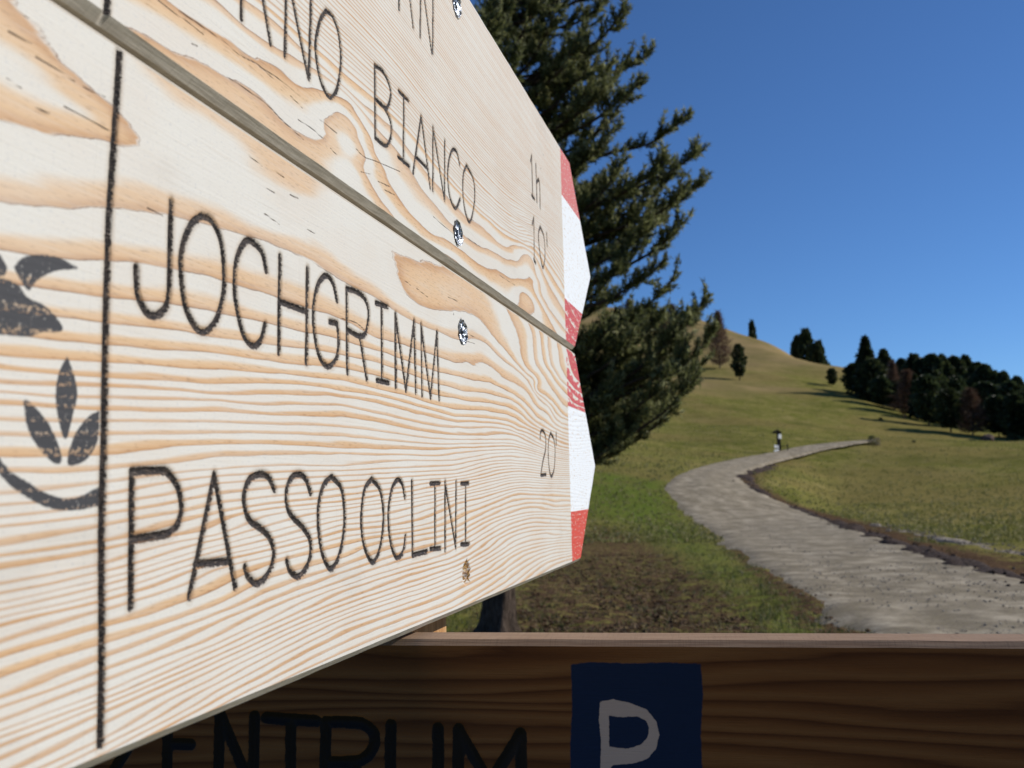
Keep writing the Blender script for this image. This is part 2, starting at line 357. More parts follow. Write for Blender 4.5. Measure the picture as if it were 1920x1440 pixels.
ROADPOLY = np.vstack([RL, RR_[::-1]])
ins = np.zeros(px.shape, bool)
for (x0, y0), (x1, y1) in zip(ROADPOLY, np.roll(ROADPOLY, -1, 0)):
    ins ^= ((y0 > py) != (y1 > py)) & (px < (x1-x0)*(py-y0)/(y1-y0+1e-12)+x0)
onroad[front] = ins
Z = Z - onroad*.10*np.clip(np.minimum(dR, dL)/.5, 0, 1)
Z[:, 0] = 0
brown = np.clip((Z-15)/9+fbm(X*.03, Y*.03, 5, 3)*1.6, 0, 1)
nA, nR = X.shape
idx = np.arange(nA*nR).reshape(nA, nR)
q = np.stack([idx[:-1, :-1], idx[:-1, 1:], idx[1:, 1:], idx[1:, :-1]], -1).reshape(-1, 4)
ground = mesh_obj('ground', np.stack([X, Y, Z], -1).reshape(-1, 3), q[:, ::-1].copy() if False else q, mat_terrain(), None, dict(dirt=dirt.ravel(), lush=lush.ravel(), brown=brown.ravel()), True)
ground.data.flip_normals() if ground.data.polygons[len(q)//2].normal.z < 0 else None
tag(ground, kind='structure')
# track: ribbon with two wheel ruts, its edges dipping under the grass
NC = 17; u = np.linspace(-.04, 1.04, NC)
n = len(RL); C = RL[:, None]*(1-u)[None, :, None] + RR_[:, None]*u[None, :, None]
fine_i = np.linspace(0, n-1, n*3); C = np.stack([[np.interp(fine_i, np.arange(n), C[:, j, k]) for k in range(2)] for j in range(NC)], 0).transpose(2, 0, 1)
jn = rng.normal(0, 1, (len(C), 2, 2)); jn = smooth(jn.reshape(len(C), -1), 6).reshape(jn.shape); jf = np.clip(1.25-np.hypot(C[:, 8, 0], C[:, 8, 1])/60, 0, 1)[:, None]
for jj, k in ((0, 1), (1, .8), (2, .3)): C[:, jj] += jn[:, 0]*.2*k*jf; C[:, NC-1-jj] += jn[:, 1]*.2*k*jf
along = np.concatenate([[0], np.cumsum(np.linalg.norm(np.diff(C[:, NC//2], axis=0), axis=1))])
prof = .035 - .10*np.exp(-((u+.04)/.05)**2) - .10*np.exp(-((u-1.04)/.05)**2) - .018*np.exp(-((u-.27)/.1)**2) - .018*np.exp(-((u-.72)/.1)**2)
cz_ = .75*height(C[..., 0], C[..., 1], False)+.25*height(C[..., 0], C[..., 1])+.015; cz = cz_ + prof[None] + fbm(np.broadcast_to(u[None]*9, cz_.shape), along[:, None]*.12+u[None]*0, 40, 3)*.003+fbm(C[..., 0]*7, C[..., 1]*7, 41, 2)*.006
uvv = np.stack([np.broadcast_to(u[None]*4, cz.shape), np.broadcast_to(along[:, None], cz.shape), np.zeros_like(cz)], -1)
m_, k_ = cz.shape; idx = np.arange(m_*k_).reshape(m_, k_)
q = np.stack([idx[:-1, :-1], idx[:-1, 1:], idx[1:, 1:], idx[1:, :-1]], -1).reshape(-1, 4)
road = mesh_obj('dirt_road', np.concatenate([C, cz[..., None]], -1).reshape(-1, 3), q, mat_road(), None, dict(uv=uvv.reshape(-1, 3)), True)
tag(road, kind='structure')
# earth bank thrown up along the right side of the track, and a pale stony ridge in the meadow
M_SOIL = mat_soil('dark_soil', (.024, .017, .014), (.07, .048, .038), (.17, .13, .1)); M_STONE = mat_soil('pale_stones', (.15, .12, .09), (.34, .285, .22), (.55, .48, .39))
def bank(name, line, wid, hgt, mat, seed):
    L = np.array([on_ground(*q)[:2] for q in catmull(line, 8)]); L = smooth(L, 6)
    s = np.concatenate([[0], np.cumsum(np.linalg.norm(np.diff(L, axis=0), axis=1))]); ns = int(s[-1]/.12); qs = np.linspace(0, s[-1], ns)
    P = np.stack([np.interp(qs, s, L[:, 0]), np.interp(qs, s, L[:, 1])], 1); T = np.gradient(P, axis=0); T /= np.linalg.norm(T, axis=1)[:, None]; Nn = np.stack([T[:, 1], -T[:, 0]], 1)
    v = np.linspace(-1, 1, 13); wv = wid*(1+.5*vnoise(qs*.8, qs*0, seed))
    Q = P[:, None]+Nn[:, None]*(v[None, :, None]*wv[:, None, None])
    amp = np.clip(hgt*(1+1.5*fbm(qs*.9, qs*0, seed+3, 3)), .02, 9)
    zz = height(Q[..., 0], Q[..., 1]) + amp[:, None]*np.clip(1-v**2, 0, 1)[None]**1.2*(1+1.3*fbm(Q[..., 0]*3.1, Q[..., 1]*3.1, seed, 4)) - .05*np.abs(v[None])**4 - .02 + fbm(Q[..., 0]*1.3, Q[..., 1]*1.3, seed+9, 3)*.09
    idx = np.arange(zz.size).reshape(zz.shape); q = np.stack([idx[:-1, :-1], idx[:-1, 1:], idx[1:, 1:], idx[1:, :-1]], -1).reshape(-1, 4)
    return tag(mesh_obj(name, np.concatenate([Q, zz[..., None]], -1).reshape(-1, 3), q, mat, None, None, True), kind='structure'), P
_, BP1 = bank('soil_bank', [(1450, 868), (1412, 884), (1396, 898), (1418, 918), (1462, 942), (1530, 968), (1610, 998), (1700, 1030), (1800, 1062), (1930, 1095), (2080, 1130)], .5, .06, M_SOIL, 60)
_, BP2 = bank('gravel_ridge', [(1640, 985), (1690, 998), (1750, 1008), (1830, 1020), (1920, 1040), (2040, 1068)], .3, .03, M_STONE, 80)
AZL = rng.uniform(-.1, .32, 6000); RLL = 8.5*(26/8.5)**rng.random(6000)
def poly_in(P):
    def f(x, y):
        ins = np.zeros(x.shape, bool)
        for (x0, y0), (x1, y1) in zip(P, np.roll(P, -1, 0)): ins ^= ((y0 > y) != (y1 > y)) & (x < (x1-x0)*(y-y0)/(y1-y0+1e-12)+x0)
        return ins
    return f
dirtP = np.array([on_ground(*q)[:2] for q in [(860, 1230), (940, 1165), (1000, 1085), (1060, 1010), (1120, 985), (1180, 1000), (1250, 1040), (1330, 1100), (1420, 1180), (1480, 1260)]])
leftP = np.array([on_ground(*q)[:2] for q in [(1425, 1072), (1440, 1070), (1545, 1140), (1650, 1195), (1720, 1240), (1600, 1240), (1540, 1165), (1470, 1110)]])
poly_hit = poly_in(dirtP)(np.sin(AZL)*RLL, np.cos(AZL)*RLL) | poly_in(leftP)(np.sin(AZL)*RLL, np.cos(AZL)*RLL)
def scatter_stones(name, P, spread, nst, smin, smax, mat, bias=0):
    V = []; Fc = []
    ico = np.array([(0, 0, 1), (.9, 0, .35), (.28, .85, .3), (-.73, .53, .4), (-.73, -.53, .35), (.28, -.85, .4), (.5, .4, -.6), (-.5, .4, -.6), (0, -.6, -.6)])
    fa = [(0, 1, 2), (0, 2, 3), (0, 3, 4), (0, 4, 5), (0, 5, 1), (1, 6, 2), (2, 6, 7), (2, 7, 3), (3, 7, 4), (4, 7, 8), (4, 8, 5), (5, 8, 6), (5, 6, 1)]
    for i in range(nst):
        b = P[rng.integers(len(P))]+rng.normal(0, spread, 2)+bias; s = smin*(smax/smin)**(rng.random()**2)
        z = float(height(b[0], b[1])); vv = ico*(1+rng.normal(0, .18, ico.shape))*s*np.array([1, 1, .7]); an = rng.random()*6.28; ca, sa = math.cos(an), math.sin(an)
        vv = vv@np.array([[ca, sa, 0], [-sa, ca, 0], [0, 0, 1]])+[b[0], b[1], z+s*.35+.03]
        V.append(vv); Fc.append(np.array(fa)+9*i)
    return tag(mesh_obj(name, np.vstack(V), np.vstack(Fc), mat, None), kind='stuff')
scatter_stones('earth_clods', BP1, .25, 520, .015, .06, M_SOIL); scatter_stones('gravel', BP2, .22, 520, .012, .045, M_STONE)
scatter_stones('earth_lumps', np.stack([np.sin(AZL)*RLL, np.cos(AZL)*RLL], 1)[poly_hit], .14, 1100, .008, .035, mat_soil('brown_earth', (.06, .037, .02), (.15, .088, .046), (.25, .16, .09)))
MIDL = np.vstack([RL[3:70]*(1-k)+RR_[3:70]*k for k in np.linspace(.06, .94, 12)]); scatter_stones('track_pebbles', MIDL, .35, 3200, .008, .024, mat_soil('track_pebble', (.2, .17, .13), (.36, .32, .26), (.55, .5, .43)))
# grass tufts and fallen leaves on the near ground
def scatter_blades(name, npts, rlo, rhi, accept, hgt, wid, nb, mat, flat=0, span=(-.2, .52)):
    a = rng.uniform(*span, npts); r = rlo*(rhi/rlo)**rng.random(npts); x = np.sin(a)*r; y = np.cos(a)*r
    ok = accept(x, y); x, y = x[ok], y[ok]; n = len(x); z = height(x, y)
    x = np.repeat(x, nb)+rng.normal(0, .03, n*nb); y = np.repeat(y, nb)+rng.normal(0, .03, n*nb); z = np.repeat(z, nb); N = n*nb
    h = hgt*rng.uniform(.4, 1.2, N); an = rng.random(N)*6.283; le = rng.normal(0, .5+flat, (N, 2)); w = wid*rng.uniform(.6, 1.3, N)
    dx, dy = np.cos(an)*w, np.sin(an)*w
    V = np.empty((N, 3, 3)); V[:, 0] = np.stack([x-dx, y-dy, z-.01], 1); V[:, 1] = np.stack([x+dx, y+dy, z-.01], 1); V[:, 2] = np.stack([x+le[:, 0]*h, y+le[:, 1]*h, z+h*(1-.7*flat)], 1)
    var = np.repeat(rng.random(N), 3)
    return tag(mesh_obj(name, V.reshape(-1, 3), np.arange(N*3).reshape(-1, 3), mat, None, dict(var=var)), kind='stuff')
def poly_in(P):
    def f(x, y):
        ins = np.zeros(x.shape, bool)
        for (x0, y0), (x1, y1) in zip(P, np.roll(P, -1, 0)): ins ^= ((y0 > y) != (y1 > y)) & (x < (x1-x0)*(y-y0)/(y1-y0+1e-12)+x0)
        return ins
    return f
in_road_ = poly_in(ROADPOLY[::2])
def in_road(x, y): return in_road_(x, y) | (seg_dist(x, y, RR_[::3]) < .95*np.clip(1.35-np.hypot(x, y)/85, .1, 1)*(1+1.4*fbm(x*.9, y*.9, 66, 3))) | (rng.random(len(x)) < .75*poly_in(leftP)(x, y)) | (seg_dist(x, y, BP2[::6]) < .38)
dirtP = np.array([on_ground(*q)[:2] for q in [(860, 1230), (940, 1165), (1000, 1085), (1060, 1010), (1120, 985), (1180, 1000), (1250, 1040), (1330, 1100), (1420, 1180), (1480, 1260)]]); in_dirt = poly_in(dirtP)
M_GRASS = mat_leaf('grass_blades', (.06, .09, .018), (.125, .135, .035), (.27, .23, .11), .0, .3, .7)
M_LITTER = mat_leaf('fallen_leaves', (.035, .021, .01), (.12, .065, .027), (.22, .15, .075), .0, .1, .8)
scatter_blades('grass', 60000, 2.6, 34, lambda x, y: ~in_road(x, y) & (~in_dirt(x, y) | (rng.random(len(x)) < .22)), .07, .0065, 4, M_GRASS, 0, (-.6, .85))
scatter_blades('meadow_tufts', 36000, 26, 150, lambda x, y: ~in_road(x, y), .11, .03, 3, mat_leaf('meadow_tussocks', (.125, .138, .03), (.245, .228, .07), (.42, .37, .19), 0, .3, .9), 0, (-.45, .7))
scatter_blades('leaf_litter', 16000, 7, 22, lambda x, y: in_dirt(x, y), .06, .022, 2, M_LITTER, .8)
# ------------------------------------------------------------------ far trees
M_DARKN = mat_leaf('conifer_needles', (.028, .042, .018), (.06, .08, .03), (.12, .135, .05), .5, .35, .6)
M_LARCH = mat_leaf('larch_twigs', (.12, .07, .046), (.21, .125, .08), (.32, .21, .13), .4, .25, .8)
M_BARK = mat_bark('dark_bark', (.03, .022, .017), (.11, .085, .068)); M_BARK2 = mat_bark('grey_bark', (.06, .05, .045), (.16, .135, .12))
def tube(P, R, k=7):
    P = np.asarray(P, float); T = np.gradient(P, axis=0); T /= np.linalg.norm(T, axis=1)[:, None]+1e-9
    a = np.cross(T, [.31, .77, .2]); a /= np.linalg.norm(a, axis=1)[:, None]; b = np.cross(T, a); an = np.linspace(0, 2*math.pi, k, endpoint=False)
    V = P[:, None]+np.asarray(R)[:, None, None]*(np.cos(an)[None, :, None]*a[:, None]+np.sin(an)[None, :, None]*b[:, None])
    i = np.arange(len(P)*k).reshape(len(P), k); j = np.roll(i, -1, 1)
    return V.reshape(-1, 3), np.stack([i[:-1], j[:-1], j[1:], i[1:]], -1).reshape(-1, 4)
def join_tubes(L):
    V, Fc, o = [], [], 0
    for v, f in L: V.append(v); Fc.append(f+o); o += len(v)
    return np.vstack(V), np.vstack(Fc)
def crown_mesh(style, N, seed):
    """unit tree: height 1, crown half width .5 (scaled later); many small leaf clumps"""
    r = np.random.default_rng(seed); h0 = {'spruce': .03, 'oval': .13, 'round': .05, 'larch': .08}[style]
    h = h0+(1-h0)*r.random(N)**{'spruce': .85, 'oval': 1, 'round': .9, 'larch': .95}[style]; u = (h-h0)/(1-h0)
    an = r.random(N)*6.283
    if style == 'spruce': rad = .5*(1-u)**.85*(.82+.25*np.sin(u*38+an*1.5))
    elif style == 'oval': rad = .5*np.sqrt(np.clip(np.sin(np.pi*np.clip(u*.93+.05, 0, 1)), 0, 1))*(.92+.2*np.sin(u*17+an*3))
    elif style == 'round': rad = .5*np.sqrt(np.clip(1-u**2.6, 0, 1))*(.72+.28*np.clip(u*4, 0, 1))*(.9+.22*np.sin(u*12+an*2+seed))
    else: rad = .5*(np.clip(1-u, 0, 1)**.8)*(.45+.55*np.clip(u*5, 0, 1))*(.9+.2*np.sin(u*26+an*2))
    rad = rad*(1+.35*np.array([vnoise(np.array([a*1.6]), np.array([b*7.]), seed)[0] for a, b in zip(an, u)])) if N < 4000 else rad
    q = rad*r.random(N)**(.38 if style != 'larch' else .55)
    c = np.stack([np.cos(an)*q, np.sin(an)*q, h], 1)
    s = {'spruce': .085, 'oval': .1, 'round': .1, 'larch': .07}[style]*r.uniform(.6, 1.5, N)
    d = np.stack([np.cos(an), np.sin(an), r.normal(-.15 if style == 'spruce' else .35, .5, N)], 1)+r.normal(0, .45, (N, 3)); d /= np.linalg.norm(d, axis=1)[:, None]
    e = np.cross(d, r.normal(0, 1, (N, 3))); e /= np.linalg.norm(e, axis=1)[:, None]
    asp = np.array([2.6, 2.6, 1]) if style != 'larch' else np.array([2.2, 2.2, 1])
    wd = (s*(.55 if style != 'larch' else .13))[:, None]; ln = (s*(1 if style != 'larch' else 1.9))[:, None]
    V = np.empty((N, 3, 3)); V[:, 0] = c-d*ln*.4+e*wd; V[:, 1] = c-d*ln*.4-e*wd; V[:, 2] = c+d*ln
    V = c[:, None]+(V-c[:, None])*[1, 1, .5]
    var = np.repeat(np.clip(.5*r.random(N)+.5*(q/(.5))*r.random(N)+.12*(u-.5), 0, 1), 3)
    return V.reshape(-1, 3), np.arange(3*N).reshape(-1, 3), var
CROWNS = {}
for st_, N, k in (('spruce', 2600, 2), ('oval', 1900, 2), ('round', 2200, 3), ('larch', 2200, 3)):
    for i in range(k):
        V, Fc, var = crown_mesh(st_, N, 31+7*i+len(st_)); o = mesh_obj('crown', V, Fc, M_LARCH if st_ == 'larch' else M_DARKN, None, dict(var=var))
        CROWNS[(st_, i)] = o.data; bpy.data.objects.remove(o)
tv, tf = tube([(0, 0, -.03), (0, 0, .1), (.004, 0, .4), (0, .003, .8), (0, 0, .97)], [.022, .016, .012, .006, .001], 7)
o = mesh_obj('trunk', tv, tf, M_BARK, None, None, True); TRUNK = o.data; bpy.data.objects.remove(o)
L = [(tv, tf)]; rr_ = np.random.default_rng(5)
for i in range(26):
    hh = .16+.75*rr_.random(); a = rr_.random()*6.28; ln = .42*(1-hh)**.7+.06
    P = [(math.cos(a)*ln*t, math.sin(a)*ln*t, hh+.12*ln*t*t*3) for t in (0, .4, .75, 1)]; L.append(tube(P, [.006, .004, .0025, .001], 4))
V, Fc = join_tubes(L); o = mesh_obj('trunk', V, Fc, M_BARK2, None, None, True); LTRUNK = o.data; bpy.data.objects.remove(o)
def tree(x, yb, yt, wpx, style, var, label, group=None, name=None, cat='tree', r=None):
    P = on_ground(x, yb) if r is None else None
    if r is not None:
        q_ = ray(x, yb); q_ = q_/np.hypot(q_[0], q_[1]); P = np.array([q_[0]*r, q_[1]*r, float(height(q_[0]*r, q_[1]*r))])
    R_ = math.hypot(P[0], P[1]); dep = (P-CAM)@fw
    H = (CAMZ+float(hslope(x, yt))*R_)-P[2]; W = wpx/F*dep
    nm = name or {'larch': 'larch_tree', 'spruce': 'spruce_tree'}.get(style, 'pine_tree')
    e = empty(nm, P-[0, 0, .05], random.random()*6.28); tag(e, label, cat, group)
    for part, me in (('trunk', LTRUNK if style == 'larch' else TRUNK), ('crown', CROWNS[(style, var)])):
        c = bpy.data.objects.new(part, me); COL.objects.link(c); c.parent = e
        c.scale = (W, W, H) if part == 'crown' or style == 'larch' else (H, H, H)
    return e
tree(1387, 714, 645, 27, 'oval', 0, 'lone dark conifer on a bare stem on the open hillside')
tree(1350, 696, 583, 62, 'larch', 0, 'bare brown larch standing left of the lone conifer on the hill')
tree(1411, 635, 603, 19, 'oval', 1, 'smallest dark conifer, up on the hill crest against the sky')
tree(1512, 673, 619, 46, 'round', 0, 'tallest dark pine of the small clump on the hill crest')
tree(1494, 659, 631, 30, 'round', 1, 'little pine at the left foot of the crest clump')
tree(1535, 669, 641, 42, 'round', 2, 'low bushy pine at the right side of the crest clump')
tree(1561, 725, 690, 20, 'oval', 0, 'short dark conifer just left of the forest edge')
tree(1302, 622, 573, 30, 'round', 1, 'dark pine peeping over the right shoulder of the big pine', r=285)
tree(1262, 668, 570, 64, 'larch', 1, 'grey brown larch behind the upright twig of the big pine', r=240)
tree(1213, 640, 572, 44, 'round', 2, 'dark pine behind the gap in the big pine branches', r=270)
tree(1182, 640, 560, 40, 'larch', 2, 'reddish larch seen through the big pine branches', r=280)
GRP = 'trees of the forest edge on the right hillside'; GEN = 'dark conifer in the dense forest on the right hillside'
FOREST = [(1605, 738, 681, 40, 'oval', 1, 'leftmost dark conifer of the forest edge, rounded and lower than its neighbour'), (1628, 748, 631, 74, 'spruce', 0, 'tallest pointed spruce at the left end of the forest'),
 (1662, 752, 655, 34, 'round', 0, 'slim dark pine right behind the tallest spruce'), (1678, 765, 676, 40, 'larch', 0, 'slender russet larch beside the tallest spruce'), (1706, 778, 694, 66, 'larch', 1, 'wide grey brown larch in the front of the forest edge'),
 (1694, 752, 672, 26, 'round', 1, 'narrow dark pine rising behind the two brown larches'), (1719, 760, 664, 44, 'round', 2, 'dark pine on the forest skyline just right of the wide brown larch'), (1754, 770, 664, 36, 'oval', 0, 'first slim treetop in the level middle of the forest skyline'), (1773, 772, 665, 34, 'round', 0, 'second treetop in the level middle of the forest skyline'), (1796, 775, 668, 44, 'round', 1, 'third and broader treetop in the level middle of the forest skyline'),
 (1817, 778, 667, 36, 'round', 2, 'last treetop of the level middle skyline, before it steps down'), (1852, 790, 684, 54, 'round', 0, 'broad flat topped dark pine against the sky right of the middle forest'), (1888, 797, 697, 40, 'round', 1, 'rounded pine on the skyline next to the broad flat topped one'), (1913, 802, 706, 34, 'round', 2, 'lowest treetop of the forest skyline, at the edge of the photo'),
 (1742, 795, 704, 44, 'oval', 1, 'dark front row conifer between the wide brown larch and the reddish one'), (1783, 806, 728, 44, 'oval', 0, 'dark conifer at the front foot of the slope beside the reddish larch'), (1824, 812, 728, 62, 'larch', 2, 'reddish bare larch at the foot of the forest by the boulder'),
 (1873, 816, 742, 46, 'oval', 1, 'dark conifer standing over the boulder at the forest foot'), (1906, 818, 738, 46, 'round', 0, 'front row dark pine over the low bush at the edge of the photo'), (1720, 782, 702, 44, 'spruce', 1, GEN), (1763, 790, 708, 42, 'round', 1, GEN), (1851, 800, 716, 48, 'oval', 0, GEN),
 (1640, 752, 672, 44, 'oval', 0, GEN), (1676, 745, 690, 34, 'round', 2, GEN), (1735, 765, 672, 40, 'oval', 1, GEN), (1838, 785, 680, 40, 'oval', 0, GEN), (1870, 792, 696, 40, 'round', 2, GEN), (1800, 800, 706, 44, 'round', 2, GEN), (1900, 806, 716, 44, 'oval', 1, GEN), (1655, 762, 706, 36, 'oval', 1, GEN),
 (1690, 768, 712, 40, 'oval', 0, GEN), (1945, 815, 712, 50, 'round', 1, GEN), (1965, 818, 730, 54, 'oval', 0, GEN), (1990, 815, 716, 54, 'round', 0, GEN), (1620, 742, 690, 36, 'oval', 0, GEN)]
for a in FOREST: tree(*a[:3], a[3]*(1.0 if a[4] == 'spruce' else 1.22), *a[4:], group=GRP)
# shrubs and boulder
def shrub(x, y, wpx, hpx, mat, label, seed, group=None):
    P = on_ground(x, y); dep = (P-CAM)@fw; W = wpx/F*dep; H = hpx/F*dep; r = np.random.default_rng(seed); N = 260
    an = r.random(N)*6.28; u = r.random(N); q = .5*np.sqrt(np.clip(1-(u*1.05-.25)**2*1.2, .05, 1))*r.random(N)**.4
    c = np.stack([np.cos(an)*q*W, np.sin(an)*q*W, u*H], 1); d = r.normal(0, 1, (N, 3)); d[:, 2] += .8; d /= np.linalg.norm(d, axis=1)[:, None]; e_ = np.cross(d, r.normal(0, 1, (N, 3))); s = .13*W
    V = np.empty((N, 3, 3)); V[:, 0] = c+e_*s*.3; V[:, 1] = c-e_*s*.3; V[:, 2] = c+d*s*1.3
    e = empty('shrub', P-[0, 0, .03]); tag(e, label, 'shrub', group)
    mesh_obj('foliage', V.reshape(-1, 3), np.arange(3*N).reshape(-1, 3), mat, e, dict(var=np.repeat(r.random(N), 3)))
    mesh_obj('stem', *join_tubes([tube([(0, 0, 0), (math.cos(k)*W*.12, math.sin(k)*W*.12, H*.4), (math.cos(k)*W*.3, math.sin(k)*W*.3, H*.85)], [.03*W, .02*W, .006*W], 5) for k in (0, 1.3, 2.6, 3.9, 5.1)]), M_BARK, e, None, True)
M_STRAW = mat_leaf('dry_grass', (.16, .13, .08), (.26, .22, .14), (.36, .32, .22), 0, .3, .8)
shrub(1634, 826, 17, 17, M_DARKN, 'small dark bush where the track vanishes', 1); shrub(1645, 827, 12, 16, M_STRAW, 'pale dry tussock beside the bush at the end of the track', 2)
shrub(1651, 783, 9, 6, M_DARKN, 'tiny dark juniper on the hill above the end of the track', 3); shrub(1697, 781, 8, 7, M_LARCH, 'tiny reddish shrub on the meadow under the forest edge', 4)
shrub(1713, 823, 7, 5, M_DARKN, 'low dark juniper on the brow of the right meadow', 5); shrub(1900, 820, 24, 12, M_DARKN, 'low dark bush right of the boulder at the forest foot', 6)
def boulder(x, y, wpx, hpx, label):
    P = on_ground(x, y); dep = (P-CAM)@fw; W = wpx/F*dep; H = hpx/F*dep
    bm = bmesh.new(); bmesh.ops.create_icosphere(bm, subdivisions=3, radius=.5)
    for v in bm.verts:
        k = 1+.5*float(fbm(np.array([v.co.x*2+3]), np.array([v.co.y*2+v.co.z*1.7]), 4, 3)[0]); v.co = Vector((v.co.x*W*k, v.co.y*W*k, max(v.co.z, -.2)*H*1.5*k))
    me = bpy.data.meshes.new('boulder'); bm.to_mesh(me); bm.free(); me.materials.append(mat_soil('boulder_rock', (.07, .045, .035), (.13, .085, .065), (.3, .26, .23)))
    o = bpy.data.objects.new('boulder', me); COL.objects.link(o); o.location = P+[0, 0, H*.25]; tag(o, label, 'boulder')
boulder(1852, 822, 24, 15, 'brown weathered boulder with a pale patch at the foot of the forest')
# snow patch on the crest
sp = np.array([on_ground(*q) for q in [(1568, 677), (1577, 679), (1589, 685), (1591, 688), (1582, 686), (1571, 681)]])
cx = sp.mean(0); sv = [cx+[0, 0, .55]]+[p_+[0, 0, .12] for p_ in sp]+[p_-[0, 0, .4] for p_ in sp]
sf = [(0, i+1, (i+1) % 6+1) for i in range(6)]+[(i+1, i+7, (i+1) % 6+7, (i+1) % 6+1) for i in range(6)]
tag(mesh_obj('snow_patch', sv, sf, mat_plain('old_snow', (.8, .82, .85), .6, .05), None, None, True), kind='structure')
# ------------------------------------------------------------------ wayside post on the track
def box(bm, c, s, rot=None):
    r = bmesh.ops.create_cube(bm, size=1)['verts']
    for v in r:
        q = Vector((v.co.x*s[0], v.co.y*s[1], v.co.z*s[2]))
        if rot is not None: q = rot @ q
        v.co = q+Vector(c)
def bm_obj(name, bm, mat, parent=None, bev=0):
    if bev: bmesh.ops.bevel(bm, geom=bm.edges[:]+bm.verts[:], offset=bev, segments=2, affect='EDGES', profile=.7)
    me = bpy.data.meshes.new(name); bm.to_mesh(me); bm.free(); me.materials.append(mat); o = bpy.data.objects.new(name, me); COL.objects.link(o)
    if parent: o.parent = parent
    return o
M_OLDWOOD = mat_plain('dark_weathered_timber', (.06, .045, .035), .85, .4); M_WHITE = mat_plain('white_notice', (.78, .78, .74), .6, .06)
P = on_ground(1461, 843); k = ((P-CAM)@fw)/F     # metres per photo pixel there
e = empty('wayside_post', P); tag(e, 'dark wooden wayside post with little roof and white notices by the bend of the track', 'signpost')
b = bmesh.new(); box(b, (0, 0, 18*k), (6*k, 6*k, 40*k)); bm_obj('post', b, M_OLDWOOD, e, .01)
b = bmesh.new()
for s in (-1, 1): box(b, (-3*k+s*4.2*k, 0, 41*k), (9.5*k, 11*k, 1.3*k), Matrix.Rotation(s*math.radians(32), 3, 'Y'))
box(b, (-3*k, 0, 39.3*k), (14*k, 8*k, 3.4*k)); bm_obj('roof', b, M_OLDWOOD, e)
RZ = Matrix.Rotation(math.radians(35), 3, 'Z')
b = bmesh.new(); box(b, (1.5*k, -3.6*k, 31.5*k), (8*k, .8*k, 8.5*k), RZ); bm_obj('notice', b, M_WHITE, e, .005)
for zz, ww, rr2 in ((12.5, 9, .1), (4.5, 10, -.15)):
    b = bmesh.new(); box(b, (-7.5*k, -9*k, zz*k), (ww*1.3*k, .8*k, 5.5*k), RZ @ Matrix.Rotation(rr2, 3, 'Y')); bm_obj('arrow_board', b, M_WHITE, e, .005)
b = bmesh.new(); box(b, (-6.4*k, -8*k, 8*k), (1.4*k, 1.2*k, 17*k)); box(b, (-3.2*k, -4.6*k, 12*k), (1*k, 9*k, 1*k), Matrix.Rotation(math.radians(-38), 3, 'Z')); bm_obj('bracket', b, M_OLDWOOD, e)
b = bmesh.new(); box(b, (16*k, 0, 8*k), (1.6*k, 1.6*k, 18*k)); box(b, (9.4*k, 0, 13*k), (12.6*k, 1*k, 1.2*k)); bm_obj('side_rail', b, M_OLDWOOD, e)
# ------------------------------------------------------------------ big stone pine
M_NEEDLE = mat_leaf('pine_needles', (.085, .1, .035), (.2, .21, .08), (.42, .42, .22), 0, .5, .7)
M_PBARK = mat_bark('pine_bark', (.028, .019, .013), (.13, .095, .07))
TB = on_ground(934, 1186); R0 = math.hypot(TB[0], TB[1])
pine = empty('stone_pine', TB); tag(pine, 'big stone pine with bushy upswept branches behind the pointed boards', 'tree')
TH = 12.0
def trunk_at(z): return np.array([.02*z+.05*math.sin(z*.8), .01*z, z])
zs = np.concatenate([[-.15, 0, .12, .3, .6], np.linspace(1.1, TH, 14)])
tr = [max(.012, .165*(1-z/TH)**.8+.06*math.exp(-max(z, 0)/.1)) for z in zs]
V, Fc = tube([trunk_at(z) for z in zs], tr, 20)
flare = 1+.35*np.clip(.45-V[:, 2], 0, .45)/.45*np.sin(np.arctan2(V[:, 1], V[:, 0])*4+1); V[:, :2] *= flare[:, None]
V[:, :2] += (fbm(V[:, 2]*9, np.arctan2(V[:, 1], V[:, 0])*4, 2, 3)*.04)[:, None]
mesh_obj('trunk', V, Fc, M_PBARK, pine, None, True)
TIPS = [(1165, 25), (1212, 95), (1192, 150), (1186, 180), (1150, 232), (1282, 222), (1316, 285), (1312, 352), (1286, 425), (1247, 492), (1205, 440), (1218, 345), (1264, 522), (1326, 572), (1332, 625), (1312, 690), (1300, 735),
        (1255, 775), (1192, 822), (1130, 815), (1230, 655), (1180, 720), (1105, 40), (1125, 120), (1100, 200), (1075, 300), (1125, 395), (1150, 470), (1150, 590), (1120, 660), (1110, 760), (1000, 30), (955, 20), (1040, 110), (1250, 300),
        (1240, 600), (1280, 640), (1210, 770), (1090, 560), (1160, 300), (1160, 640), (1250, 720), (1200, 620),
        (1130, -60), (1195, -70), (1090, -190), (1010, -300), (960, -150), (900, -60), (1060, -420), (1150, -240)]
jit = np.random.default_rng(8)
SIL = [(1000, -500), (1160, -200), (1195, -70), (1170, 10), (1210, 90), (1190, 165), (1140, 235), (1165, 300), (1235, 270), (1285, 215), (1318, 290), (1308, 360), (1285, 430), (1245, 490), (1190, 520), (1215, 560), (1262, 520), (1290, 600), (1330, 575), (1335, 630), (1315, 690), (1310, 735), (1260, 775), (1190, 825), (1125, 820), (1100, 780), (950, 700), (900, 0)]
def in_sil(x, y):
    k = False
    for (x0, y0), (x1, y1) in zip(SIL, SIL[1:]+SIL[:1]):
        if (y0 > y) != (y1 > y) and x < (x1-x0)*(y-y0)/(y1-y0)+x0: k = not k
    return k
